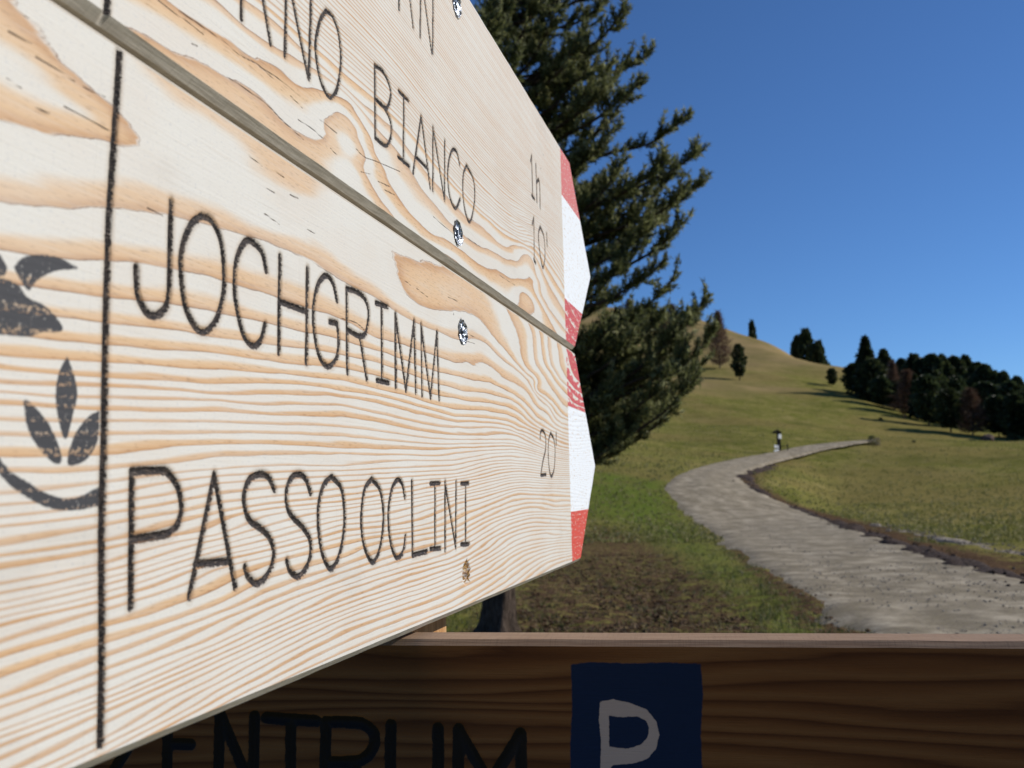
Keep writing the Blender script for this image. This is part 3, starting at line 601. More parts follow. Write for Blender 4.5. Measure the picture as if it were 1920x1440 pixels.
for x, y in list(TIPS)*2:
    q = (x+jit.uniform(-110, -15), y+jit.uniform(-55, 65))
    if in_sil(q[0]+28, q[1]-10): TIPS.append(q)
TIPS += [(jit.uniform(930, 1110), jit.uniform(-350, 740)) for _ in range(24)]
branches = []; tufts = []
def grow(tip, rs):
    """tip in tree space; branch sags out of the trunk and sweeps up at its end"""
    L = math.hypot(tip[0], tip[1]); zb = np.clip(tip[2]-.18*L-rs.uniform(.1, .5), .9, TH-.6); b0 = trunk_at(zb)
    c1 = b0+(tip-b0)*[.45, .45, .08]+[0, 0, -.03*L]; c2 = b0+(tip-b0)*[.85, .85, .45]
    t = np.linspace(0, 1, 14)[:, None]; P = (1-t)**3*b0+3*(1-t)**2*t*c1+3*(1-t)*t*t*c2+t**3*tip
    P += np.cumsum(rs.normal(0, .012, P.shape), 0); rad = .009+.028*(1-t[:, 0])**1.3*min(1, L/2.2)
    tubes = [tube(P, rad, 6)]
    for k in range(int(14+10*L)):
        u = .25+.75*rs.random()**.8; i = u*13; a = int(min(i, 12)); f = i-a; s = P[a]*(1-f)+P[a+1]*f; T = P[a+1]-P[a]; T = T/np.linalg.norm(T)
        side = np.cross(T, [0, 0, 1]); side /= np.linalg.norm(side)+1e-9; up = np.cross(side, T)
        d = T*rs.uniform(.3, .9)+side*rs.choice([-1, 1])*rs.uniform(.25, 1)+up*rs.normal(.1, .35); d /= np.linalg.norm(d)
        ln = rs.uniform(.12, .28)*(1.15-.35*u); v = np.linspace(0, 1, 5)[:, None]
        Q = s+d*ln*v+np.array([0, 0, 1])*ln*rs.uniform(.1, .6)*v**2.2; tubes.append(tube(Q, np.linspace(.008, .004, 5), 3))
        for w_ in np.arange(.3, 1.01, .034/ln):
            j = w_*4; a2 = int(min(j, 3)); q_ = Q[a2]*(1-j+a2)+Q[a2+1]*(j-a2); dd = Q[a2+1]-Q[a2]; tufts.append((q_, dd/np.linalg.norm(dd), 1 if w_ > .8 else 0))
    for w_ in np.linspace(.72, 1, 10):
        j = w_*13; a2 = int(min(j, 12)); q_ = P[a2]*(1-j+a2)+P[a2+1]*(j-a2); dd = P[a2+1]-P[a2]; tufts.append((q_, dd/np.linalg.norm(dd), 1))
    branches.append(join_tubes(tubes))
rs = np.random.default_rng(3)
for (x, y) in TIPS:
    q_ = ray(x, y); q_ = q_/np.hypot(q_[0], q_[1]); off = rs.uniform(-.9, .9); grow(CAM+q_*(R0+off)-TB, rs)
for i in range(84):     # the rest of the crown, all round the trunk
    z = rs.uniform(1.9, TH-.4); a = rs.uniform(1.75, 4.9) if i % 4 else rs.uniform(-1.2, 1.6); L = (2.3*(1-((z-3.2)/10.5)**2)*rs.uniform(.35, 1) if i % 4 else rs.uniform(.5, 1.3)*(1-z/15))
    grow(trunk_at(z)+np.array([math.cos(a)*L, math.sin(a)*L, .15*L]), rs)
for V, Fc in branches: mesh_obj('branch', V, Fc, M_PBARK, pine, None, True)
tp = np.array([t[0] for t in tufts]); td = np.array([t[1] for t in tufts]); te = np.array([t[2] for t in tufts]); nn = 12; N = len(tp)*nn
c = np.repeat(tp, nn, 0)+rs.normal(0, .012, (N, 3)); d = np.repeat(td, nn, 0)*rs.uniform(.4, 1.1, (N, 1))+rs.normal(0, .62, (N, 3)); d[:, 2] += .12; d /= np.linalg.norm(d, axis=1)[:, None]
e_ = np.cross(d, rs.normal(0, 1, (N, 3))); e_ /= np.linalg.norm(e_, axis=1)[:, None]; ln = rs.uniform(.04, .075, (N, 1)); wd = rs.uniform(.006, .011, (N, 1))
V = np.empty((N, 3, 3)); V[:, 0] = c+e_*wd; V[:, 1] = c-e_*wd; V[:, 2] = c+d*ln
var = np.clip(np.repeat(.26+.3*te+rs.normal(0, .16, len(tp)), nn)+rs.normal(0, .12, N), 0, 1)
tag(mesh_obj('crown', V.reshape(-1, 3), np.arange(3*N).reshape(-1, 3), M_NEEDLE, pine, dict(var=np.repeat(var, 3))), kind='stuff')
print('needles', N, 'tufts', len(tp))
# ------------------------------------------------------------------ the pointed boards
v = ray(1435., 914.); DV = v*[1, 1, 0]; DV /= np.linalg.norm(DV); NV = np.array([DV[1], -DV[0], 0.]); ZV = np.array([0, 0, 1.])
DD = .17809
def st_of(p_):      # photo pixel -> (s, t) on the plane of the boards; s runs along the boards, t up
    p_ = np.asarray(p_, float); q_ = ray(p_[..., 0], p_[..., 1]); k = -DD/(q_@NV); Q = q_*k[..., None]
    return np.stack([Q@DV, Q[..., 2]], -1)
def to_world(S, T, dep=0): return CAM+(-DD*NV)+S[..., None]*DV+T[..., None]*ZV-np.asarray(dep)[..., None]*NV
def rbf_fit(P, val, lam=1e-4):
    n_ = len(P); d_ = np.linalg.norm(P[:, None]-P[None], axis=2); K = np.where(d_ > 0, d_**2*np.log(d_+1e-12), 0)+lam*np.eye(n_)
    A = np.zeros((n_+3, n_+3)); A[:n_, :n_] = K; A[:n_, n_] = 1; A[:n_, n_+1:] = P; A[n_:, :n_] = A[:n_, n_:].T
    return np.linalg.solve(A, np.concatenate([val, [0, 0, 0]]))
def rbf_eval(P, W, Q):
    out = np.empty(len(Q)); n_ = len(P)
    for i in range(0, len(Q), 40000):
        q_ = Q[i:i+40000].astype(np.float32); d2 = (q_[:, :1]-P[:, 0].astype(np.float32))**2+(q_[:, 1:]-P[:, 1].astype(np.float32))**2
        out[i:i+40000] = (.5*d2*np.log(d2+1e-12))@W[:n_].astype(np.float32)+W[n_]+q_@W[n_+1:].astype(np.float32)
    return out
SX = .22     # along-grain compression used when interpolating ring numbers
def field(points):
    P = st_of(np.array([p_[:2] for p_ in points])); P = P*[SX, 1]*10; val = np.array([p_[2] for p_ in points], float)
    _, u_ = np.unique(np.round(P, 4), axis=0, return_index=True); return P[u_], rbf_fit(P[u_], val[u_])
def stroke_fields(S, T, strokes, reach):
    dist = np.full(S.shape, 1.0, np.float32); who = np.full(S.shape, -1, np.int32); wid = np.full(S.shape, .001, np.float32)
    for k, (nm, hw, lines) in enumerate(strokes):
        for ln in lines:
            for a, b in zip(ln[:-1], ln[1:]):
                lo = np.minimum(a, b)-reach; hi = np.maximum(a, b)+reach
                i0, i1 = np.searchsorted(S[:, 0], [lo[0], hi[0]]); Ss = S[i0:i1]; Ts = T[i0:i1]
                if not Ss.size: continue
                m = (Ts > lo[1]) & (Ts < hi[1])
                ab = b-a; qn = max(ab@ab, 1e-12); t = np.clip(((Ss-a[0])*ab[0]+(Ts-a[1])*ab[1])/qn, 0, 1); dd = np.hypot(Ss-a[0]-t*ab[0], Ts-a[1]-t*ab[1])
                m &= dd < dist[i0:i1]
                dist[i0:i1][m] = dd[m]; who[i0:i1][m] = k; wid[i0:i1][m] = hw
    return dist, who, wid
def poly_sd(S, T, P):
    ins = np.zeros(S.shape, bool); d_ = np.full(S.shape, 1e9)
    for a, b in zip(P, np.roll(P, -1, 0)):
        ins ^= ((a[1] > T) != (b[1] > T)) & (S < (b[0]-a[0])*(T-a[1])/(b[1]-a[1]+1e-15)+a[0])
        ab = b-a; t = np.clip(((S-a[0])*ab[0]+(T-a[1])*ab[1])/max(ab@ab, 1e-12), 0, 1); d_ = np.minimum(d_, np.hypot(S-a[0]-t*ab[0], T-a[1]-t*ab[1]))
    return np.where(ins, -d_, d_)
def lines(*L): return [st_of(catmull(np.array(l[1:]), 7) if l[0] == 'c' else np.array(l)) for l in L]
def build_board(name, scol, t0, t1, trow, outline_t, strokes, cracks, emblems, phase_fit, mats, thick, wmap, label, cat, ampf, bands=None, chamf=.003, emb_name='emblem_leaf', holes=()):
    """dense face sheet (grooves really carved), bevelled rim and back; letters and print are split off as parts"""
    f = np.linspace(0, 1, trow); S = np.repeat(scol[:, None], trow, 1); lo, hi = outline_t(scol); T = lo[:, None]+(hi-lo)[:, None]*f[None]
    ny = S.shape
    P, W = phase_fit; Q = np.stack([S.ravel()*SX, T.ravel()], 1)*10; ph = rbf_eval(P, W, Q).reshape(ny)
    fineb = np.clip((np.abs(np.gradient(ph, axis=1))/np.maximum(np.gradient(T, axis=1), 1e-6)-150)/150, 0, 1)
    wob = fineb*(vnoise(S*2.5, T*120, 90)*1.1+vnoise(S*5, T*260, 91)*.5)+vnoise(S*28, T*160, 71)*.16+vnoise(S*75, T*420, 77)*.09; gy = np.gradient(ph, axis=1)/np.maximum(np.gradient(T, axis=1), 1e-6); gx = np.gradient(ph, axis=0)/np.maximum(np.gradient(S, axis=0), 1e-6)
    grad = np.hypot(gx, gy); ph = ph+wob*np.clip(grad/160, .12, 1)
    cd_, who, cw = stroke_fields(S, T, strokes, .007); kd, _, _ = stroke_fields(S, T, cracks, .004) if cracks else (np.full(ny, 1.), None, None)
    em = np.full(ny, .01); ewho = np.full(ny, -1)
    for k, (en, pl) in enumerate(emblems):
        i0, i1 = np.searchsorted(scol, [pl[:, 0].min()-.004, pl[:, 0].max()+.004])
        if i1 <= i0: continue
        q_ = poly_sd(S[i0:i1], T[i0:i1], pl); m = q_ < em[i0:i1]; em[i0:i1][m] = q_[m]; ewho[i0:i1][m] = k
    dep = np.clip(1-cd_/(cw*1.05), 0, 1)**.7*cw*.95
    dep = dep*(1+.35*vnoise(S*900, T*700, 4))
    for (hs, ht, hr, hd) in holes:
        q_ = np.hypot((S-hs), (T-ht))/hr+vnoise(S*700, T*500, 8)*.35; dep = dep+np.clip(1-q_, 0, 1)**.5*hd
    dep = dep+vnoise(S*60, T*14, 14)*.0003
    V = wmap(S, T, dep); n0, n1 = ny; idx = np.arange(n0*n1).reshape(ny)
    q = np.stack([idx[:-1, :-1], idx[1:, :-1], idx[1:, 1:], idx[:-1, 1:]], -1).reshape(-1, 4)
    at = dict(phase=ph.ravel(), grad=grad.ravel(), amp=ampf(S, T).ravel(), chard=cd_.ravel(), charw=cw.ravel(), crackd=kd.ravel(), emb=em.ravel(), st=np.stack([S, T, np.zeros(ny)], -1).reshape(-1, 3))
    # owner of every face: -1 the plank itself, else a letter / print / band
    fv = q[:, 0]; near = (cd_ < cw+.0006).ravel()[q].any(1); own = np.where(near, who.ravel()[q].max(1), -1)
    e_in = (em < .0004).ravel()[q].any(1) & (own < 0); own = np.where(e_in, 1000+ewho.ravel()[q].max(1), own)
    if bands:
        sm = S.ravel()[q].mean(1); tm = T.ravel()[q].mean(1)
        for k, (sb, b0, b1, bn) in enumerate(bands): own = np.where((own < 0) & (sm > sb) & (tm >= b0) & (tm < b1), 2000+k, own)
    Vf = V.reshape(-1, 3)
    root = empty(name, wmap(np.array(scol.mean()), np.array(t0), np.array(thick))); tag(root, label, cat); base = np.array(root.location)
    # rim: face edge -> bevel -> side -> back
    loop = np.concatenate([idx[:, 0], idx[-1, 1:], idx[::-1, -1][1:], idx[0, ::-1][1:-1]]); ls = S.ravel()[loop]; lt = T.ravel()[loop]; P2 = np.stack([ls, lt], 1)
    tg = np.roll(P2, -1, 0)-np.roll(P2, 1, 0); nn_ = np.stack([tg[:, 1], -tg[:, 0]], 1); nn_ /= np.linalg.norm(nn_, axis=1)[:, None]+1e-12
    ch = chamf*(1+.18*vnoise(ls*40, lt*40, 2)); P3 = P2+nn_*ch[:, None]; m = len(loop)
    rings = [wmap(ls, lt, dep.ravel()[loop]), wmap(P3[:, 0], P3[:, 1], ch), wmap(P3[:, 0], P3[:, 1], np.full(m, thick-.002)), wmap(P2[:, 0], P2[:, 1], np.full(m, thick))]
    RV = np.vstack(rings); i = np.arange(m); j = (i+1) % m; RQ = np.vstack([np.stack([k*m+i, k*m+m+i, k*m+m+j, k*m+j], 1) for k in range(3)])
    RQ = RQ[:, ::-1].copy()
    bs, bt = np.clip(P3[:, 0], scol[0], scol[-1]), P3[:, 1]
    sl = np.vstack([np.stack([np.tile(P3[:, 0], 4), np.tile(P3[:, 1], 4), np.repeat([0, .004, thick, thick+.004], m)], 1)])
    mesh_obj('edge', RV-base, RQ, mats[1], root, dict(sl=sl))
    # back as a plain strip
    bi = np.linspace(0, n0-1, 60).astype(int); BV = np.vstack([wmap(S[bi, 0], T[bi, 0], np.full(60, thick)), wmap(S[bi, -1], T[bi, -1], np.full(60, thick))]); k = np.arange(59)
    mesh_obj('back', BV-base, np.stack([k, k+60, k+61, k+1], 1), mats[1], root, dict(sl=np.zeros((120, 3))))
    def piece(nm, sel):
        qq = q[sel]; u_, inv = np.unique(qq, return_inverse=True)
        return mesh_obj(nm, Vf[u_]-base, inv.reshape(-1, 4), mats[0], root, {a: b[u_] for a, b in at.items()}, True)
    piece('plank', own == -1)
    for k in np.unique(own):
        if k < 0: continue
        nm = strokes[k][0] if k < 1000 else (emblems[k-1000][0] if k < 2000 else bands[k-2000][3]); piece(nm, own == k)
    return root
# column positions: denser where the board is close to the eye
xs = np.linspace(-15, 1125, 760); scv = st_of(np.stack([xs, np.full(xs.shape, 900.)], 1))[:, 0]; scv = scv[(scv > .18)]; k_ = np.searchsorted(np.diff(scv), .0009) if True else 0
scv = np.concatenate([scv[scv < scv[k_]], np.arange(scv[k_], 1.05, .0009)])
TIPL, TIPU = 1.037, 1.045
def cols(tip): return np.concatenate([np.linspace(-.16, .182, 40), scv[(scv > .185) & (scv < tip-.002)], [tip]])
def out_l(s): c0 = np.clip((s-.938)/(TIPL-.938), 0, 1); tm = .0215; return (-.0700+(tm+.0700-.0008)*c0, .1312-(.1312-tm-.0008)*c0)
def out_u(s): c0 = np.clip((s-.940)/(TIPU-.940), 0, 1); tm = .2325; return (.1394+(tm-.1394-.0008)*c0, .3295-(.3295-tm-.0008)*c0)
HW = .0014
def LT(nm, hw, *L): return (nm, hw, lines(*L))
low_strokes = [
 LT('divider_groove', .00145, ('c', (225, 78), (222, 140), (216, 240), (210, 333), (204, 433), (203, 480), (200, 573), (197, 690), (195, 807), (192, 920), (190, 1000), (191, 1160), (191, 1293), (189, 1396))),
 LT('letter', HW, ('c', (322, 378), (320, 440), (318, 540), (313, 572), (297, 591), (280, 590), (267, 573), (258, 547), (256, 502))),
 LT('letter', HW, ('c', (378, 405), (360, 420), (343, 462), (340, 507), (348, 573), (367, 613), (385, 622), (402, 607), (415, 573), (421, 530), (418, 473), (411, 440), (396, 412), (378, 405))),
 LT('letter', HW, ('c', (500, 508), (492, 473), (470, 451), (455, 460), (443, 492), (440, 540), (445, 580), (457, 627), (475, 648), (490, 638), (498, 608))),
 LT('letter', HW, ((525, 481), (523, 662)), ((525, 565), (575, 584)), ((577, 504), (575, 680))),
 LT('letter', HW, ('c', (632, 564), (624, 530), (611, 517), (596, 535), (588, 580), (590, 625), (599, 668), (615, 687), (631, 672), (635, 638), (632, 606)), ((632, 606), (618, 603))),
 LT('letter', HW, ((650, 541), (652, 699)), ('c', (650, 541), (667, 546), (683, 558), (691, 581), (690, 607), (685, 626), (673, 630), (654, 619)), ((675, 629), (688, 711))),
 LT('letter', HW, ((705, 568), (727, 575)), ((716, 571), (717, 714)), ((707, 713), (730, 718))),
 LT('letter', HW, ((742, 588), (743, 727)), ((742, 588), (762, 733)), ((762, 733), (777, 601)), ((777, 601), (780, 736))),
 LT('letter', HW, ((790, 608), (792, 742)), ((790, 608), (808, 747)), ((808, 747), (820, 622)), ((820, 622), (824, 749))),
 LT('letter', HW, ((247, 884), (245, 1139)), ('c', (247, 884), (290, 883), (313, 885), (333, 913), (340, 945), (339, 965), (330, 988), (313, 1001), (285, 1006), (249, 1011))),
 LT('letter', HW, ((402, 890), (355, 1119)), ((402, 890), (442, 1102)), ((366, 1058), (431, 1052))),
 LT('letter', HW, ('c', (515, 918), (505, 896), (490, 889), (469, 899), (459, 925), (460, 950), (469, 975), (493, 993), (508, 1012), (514, 1040), (505, 1074), (484, 1094), (467, 1082), (460, 1063))),
 LT('letter', HW, ('c', (583, 925), (574, 898), (560, 889), (545, 899), (537, 925), (540, 953), (550, 970), (568, 988), (581, 1010), (583, 1037), (577, 1060), (561, 1081), (545, 1071), (538, 1051))),
 LT('letter', HW, ('c', (622, 894), (607, 910), (598, 945), (597, 985), (604, 1035), (619, 1066), (634, 1048), (644, 1005), (646, 960), (640, 915), (622, 894))),
 LT('letter', HW, ('c', (698, 898), (684, 920), (678, 975), (684, 1025), (700, 1054), (714, 1025), (720, 970), (714, 920), (698, 898))),
 LT('letter', HW, ('c', (760, 932), (755, 907), (746, 900), (735, 920), (729, 967), (734, 1020), (745, 1046), (757, 1033), (761, 1006))),
 LT('letter', HW, ((773, 903), (774, 1041)), ((774, 1041), (801, 1034))),
 LT('letter', HW, ((807, 907), (825, 906)), ((816, 907), (816, 1029)), ((807, 1030), (826, 1028))),
 LT('letter', HW, ((835, 904), (835, 1032)), ((835, 906), (855, 1026)), ((856, 904), (855, 1026))),
 LT('letter', HW, ((865, 907), (879, 906)), ((873, 907), (873, 1021)), ((865, 1021), (880, 1020))),
 LT('numeral', .0014, ('c', (1013, 822), (1014, 810), (1019, 808), (1023, 820), (1023, 843), (1018, 866), (1014, 891)), ((1014, 891), (1024, 890))),
 LT('numeral', .0014, ('c', (1033, 812), (1029, 825), (1028, 850), (1030, 880), (1034, 893), (1039, 880), (1041, 850), (1039, 825), (1033, 812))),
 LT('minute_mark', .0015, ((1043, 813), (1043, 833)))]
up_strokes = [
 LT('divider_groove', .00145, ((206, -500), (205, -200), (203, -30), (200, 31))),
 LT('letter', .0012, ((453, 36), (455, -148)), ('c', (455, -148), (490, -122), (506, -90), (504, -62), (489, -48), (455, -64)), ((486, -46), (508, 83))),
 LT('letter', .0012, ((535, 106), (537, -60)), ((537, -60), (579, 146)), ((584, -8), (580, 146))),
 LT('letter', .0012, ('c', (612, 20), (600, 40), (592, 83), (597, 133), (608, 168), (622, 183), (634, 162), (640, 115), (636, 65), (625, 32), (612, 20))),
 LT('letter', .0012, ('c', (400, -205), (382, -180), (373, -120), (382, -50), (402, -20), (418, -60), (424, -120), (416, -180), (400, -205))),
 LT('letter', .0012, ('c', (352, -215), (335, -255), (318, -240), (305, -180), (312, -100), (332, -70), (350, -95))),
 LT('letter', .0012, ((703, 122), (704, 259)), ('c', (703, 123), (718, 134), (730, 158), (733, 180), (727, 201), (718, 199), (703, 184)), ('c', (720, 200), (732, 225), (734, 252), (727, 272), (717, 270), (704, 258))),
 LT('letter', .0012, ((748, 171), (766, 189)), ((757, 180), (757, 304)), ((747, 294), (768, 312))),
 LT('letter', .0012, ((790, 218), (775, 324)), ((790, 218), (807, 352)), ((781, 295), (801, 315))),
 LT('letter', .0012, ((812, 239), (812, 357)), ((812, 239), (834, 376)), ((834, 264), (834, 376))),
 LT('letter', .0012, ('c', (862, 309), (856, 284), (847, 284), (840, 318), (843, 365), (854, 391), (863, 373))),
 LT('letter', .0012, ('c', (875, 310), (869, 328), (868, 363), (873, 399), (882, 416), (890, 378), (888, 338), (875, 310))),
 LT('letter', .0012, ((748, 17), (749, -112)), ('c', (749, -112), (764, -88), (771, -64), (767, -42), (749, -52)), ((764, -44), (775, 51))),
 LT('letter', .0012, ((788, 69), (790, -50)), ((790, -50), (810, 99)), ((813, -20), (812, 99))),
 LT('letter', .0012, ('c', (722, -142), (711, -120), (706, -75), (711, -30), (722, -10), (733, -45), (737, -85), (732, -125), (722, -142))),
 LT('letter', .0012, ((665, -88), (667, -230)), ((666, -150), (694, -115)), ((693, -50), (695, -190))),
 LT('numeral', .0014, ((995, 303), (997, 292)), ((997, 292), (999, 371)), ((997, 366), (1003, 374))),
 LT('hour_mark', .0016, ((1005, 309), (1007, 378)), ('c', (1007, 342), (1010, 337), (1012, 348), (1013, 389))),
 LT('numeral', .0014, ((998, 421), (1001, 408)), ((1001, 408), (1002, 490)), ((1001, 486), (1005, 494))),
 LT('numeral', .0014, ('c', (1013, 425), (1010, 440), (1012, 470), (1018, 502), (1022, 480), (1020, 445), (1013, 425))),
 LT('minute_mark', .0015, ((1025, 438), (1026, 460)))]
def CK(*L): return [('crack', .0003, [st_of(catmull(np.array(l, float), 5)) for l in L])]
low_cracks = CK([(466, 292), (492, 312)], [(515, 320), (533, 333)], [(500, 354), (515, 362)], [(544, 365), (560, 373)], [(0, 50), (27, 65), (60, 83)], [(67, 107), (110, 133), (140, 153)], [(120, 200), (160, 220), (203, 245)], [(5, 6), (53, 35)], [(155, 163), (197, 183)],
 [(66, 203), (93, 213)], [(781, 541), (802, 557)], [(758, 525), (770, 535)], [(840, 557), (858, 565)], [(496, 401), (524, 421)], [(575, 429), (590, 439)], [(276, 390), (305, 405)], [(0, 140), (40, 165)], [(872, 622), (888, 632)], [(876, 640), (890, 645)], [(640, 597), (668, 606), (684, 620)])
up_cracks = CK([(296, 0), (325, 23), (356, 44), (382, 65)], [(335, 20), (382, 52), (419, 78), (450, 104), (484, 122), (518, 154)], [(486, 125), (523, 148), (565, 182)], [(429, 146), (460, 167), (499, 195), (533, 229), (570, 262)], [(559, 224), (585, 242), (611, 266)], [(598, 224), (632, 250)],
 [(667, 278), (682, 294), (703, 302), (750, 322)], [(812, 406), (836, 427), (854, 442)], [(868, 440), (880, 449), (901, 463)], [(619, 278), (632, 291)], [(360, 82), (370, 87)], [(708, 340), (730, 350)], [(720, 356), (740, 366)], [(676, 322), (694, 327)], [(935, 515), (965, 535)], [(545, 180), (568, 203)])
low_ph = []
def colm(x, d): low_ph.extend([(x, y, k) for k, y in d.items()])
colm(20, {-7: 383, -6: 470, -5: 532, -4: 585, -3: 629, -2: 670, -1: 700, 0: 723, 1: 737, 2: 762, 3: 791, 4: 820, 5: 855, 6: 884, 7: 920, 8: 939, 9: 963, 10: 985, 11: 1017, 12: 1044, 13: 1072, 14: 1096, 15: 1111, 16: 1127, 17: 1139, 18: 1154, 19: 1175, 20: 1198, 21: 1227, 22: 1266, 23: 1298, 24: 1321, 25: 1344, 26: 1363, 27: 1386, 28: 1405})
colm(215, {-7: 392, -6: 492, -5: 559, -4: 609, -3: 647, -2: 684, -1: 710, 0: 731, 1: 746, 2: 769, 3: 792, 4: 817, 5: 849, 6: 875, 7: 901, 8: 920, 9: 937, 10: 957, 11: 985, 12: 1009, 13: 1030, 14: 1053, 15: 1069, 16: 1081, 17: 1095, 18: 1107, 19: 1125, 20: 1146, 21: 1168, 22: 1200, 23: 1224, 24: 1246, 25: 1269, 26: 1289, 27: 1307, 28: 1322, 29: 1339, 30: 1356, 31: 1374, 32: 1388})
colm(400, {-7: 423, -6: 521, -5: 583, -4: 632, -3: 665, -2: 696, -1: 720, 0: 739, 1: 751, 2: 771, 3: 791, 4: 809, 5: 833, 6: 855, 7: 879, 8: 893, 9: 906, 10: 922, 11: 942, 12: 966, 13: 984, 14: 1003, 15: 1013, 16: 1024, 17: 1035, 18: 1048, 19: 1061, 20: 1079, 21: 1106, 22: 1137, 23: 1155, 24: 1174, 25: 1192, 26: 1209, 27: 1221, 28: 1235, 29: 1249, 30: 1264, 31: 1279, 32: 1288, 33: 1300, 34: 1314})
colm(640, {-7: 525, -6: 600, -5: 636, -4: 665, -3: 691, -2: 713, -1: 737, 0: 749, 1: 761, 2: 781, 3: 798, 4: 815, 5: 835, 6: 849, 7: 868, 8: 880, 9: 890, 10: 901, 11: 913, 12: 925, 13: 939, 14: 950, 15: 959, 16: 968, 17: 974, 18: 982, 19: 993, 20: 1008, 21: 1026, 22: 1051, 23: 1066, 24: 1078, 25: 1092, 26: 1102, 27: 1112, 28: 1124, 29: 1135, 30: 1147, 31: 1158, 32: 1167, 33: 1180, 34: 1195, 35: 1208})
colm(858, {-7: 638, -6: 681, -5: 706, -4: 731, -3: 748, -2: 768, -1: 783, 0: 794, 1: 800, 2: 811, 3: 820, 4: 829, 5: 839, 6: 849, 7: 862, 8: 871, 9: 879, 10: 887, 12: 898, 14: 912, 16: 924, 18: 938, 20: 958, 22: 990, 24: 1012, 26: 1030, 28: 1050, 30: 1068, 32: 1085, 34: 1108, 36: 1136})
colm(971, {-7: 697, -6: 722, -5: 745, -4: 759, -3: 774, -2: 788, -1: 800, 0: 809, 1: 813, 2: 818, 3: 824, 4: 832, 5: 837, 6: 844, 7: 850, 8: 859, 10: 869, 12: 878, 14: 888, 16: 899, 18: 910, 20: 920, 22: 939, 24: 957, 26: 974, 28: 990, 30: 1005, 32: 1020, 34: 1040, 36: 1062, 38: 1090})
colm(1040, {-9: 757, -8: 771, -7: 784, -6: 795, -5: 804, -4: 812, -3: 820, -2: 826, -1: 832, 0: 838, 2: 847, 4: 856, 6: 863, 8: 871, 10: 878, 12: 886, 14: 894, 16: 902, 18: 911, 20: 921, 22: 942, 24: 957, 26: 970, 28: 983, 30: 995, 32: 1008, 34: 1019, 36: 1031, 40: 1062})
colm(1075, {-13: 725, -11: 755, -9: 778, -7: 800, -4: 824, 0: 846, 6: 868, 12: 888, 18: 912, 24: 957, 30: 994, 36: 1028, 40: 1050})
for k, pts in {-8: [(0, 222), (60, 240), (130, 258), (200, 266), (262, 266), (30, 4), (100, 95), (160, 155), (215, 200), (252, 243), (737, 472), (745, 510), (755, 540), (775, 563), (800, 577), (832, 583), (858, 584), (870, 586), (760, 482), (781, 489), (800, 489), (818, 497), (900, 602), (931, 638), (1001, 716), (1023, 750), (1059, 788)],
   -9: [(959, 600), (975, 652), (989, 691), (1007, 727), (1065, 783)], -10: [(998, 629), (1000, 655), (1009, 690), (1032, 725), (1065, 765)], -11: [(1014, 636), (1017, 667), (1032, 700), (1065, 742)], -12: [(1027, 649), (1033, 682), (1047, 707), (1065, 727)], -13: [(1047, 661), (1053, 691), (1065, 712)],
   -8.5: [(60, 120), (0, 90), (150, 208), (925, 575), (955, 650)], -8.35: [(790, 530), (850, 545), (120, 170)], -8.15: [(885, 572)], -7.85: [(240, 150), (715, 470), (735, 525), (790, 582), (300, 270), (340, 310)], -7.72: [(160, 300), (440, 370), (500, 400), (600, 405), (680, 455), (640, 470), (640, 400), (700, 430)],
   -7.5: [(20, 318), (120, 318), (215, 325), (300, 345), (400, 375), (500, 423), (552, 436), (617, 462), (682, 514), (239, 117), (304, 187), (408, 250), (447, 300), (473, 338), (500, 378)], -7.2: [(300, 120), (420, 210), (520, 300), (560, 345)], -7.35: [(380, 215), (480, 300)], -7: [(700, 555), (560, 478), (480, 448), (310, 402), (120, 392), (730, 575), (770, 600), (820, 622), (910, 644), (931, 664), (1001, 734), (1029, 765)],
   -6: [(100, 482), (300, 503), (520, 560), (700, 630), (780, 655), (876, 680), (888, 686), (900, 680), (925, 692), (946, 710), (1001, 757), (1029, 780)], -5: [(300, 568), (520, 612), (740, 668), (888, 714), (916, 718), (946, 731), (1010, 784)]}.items(): low_ph.extend([(x, y, k) for x, y in pts])
up_ph = []
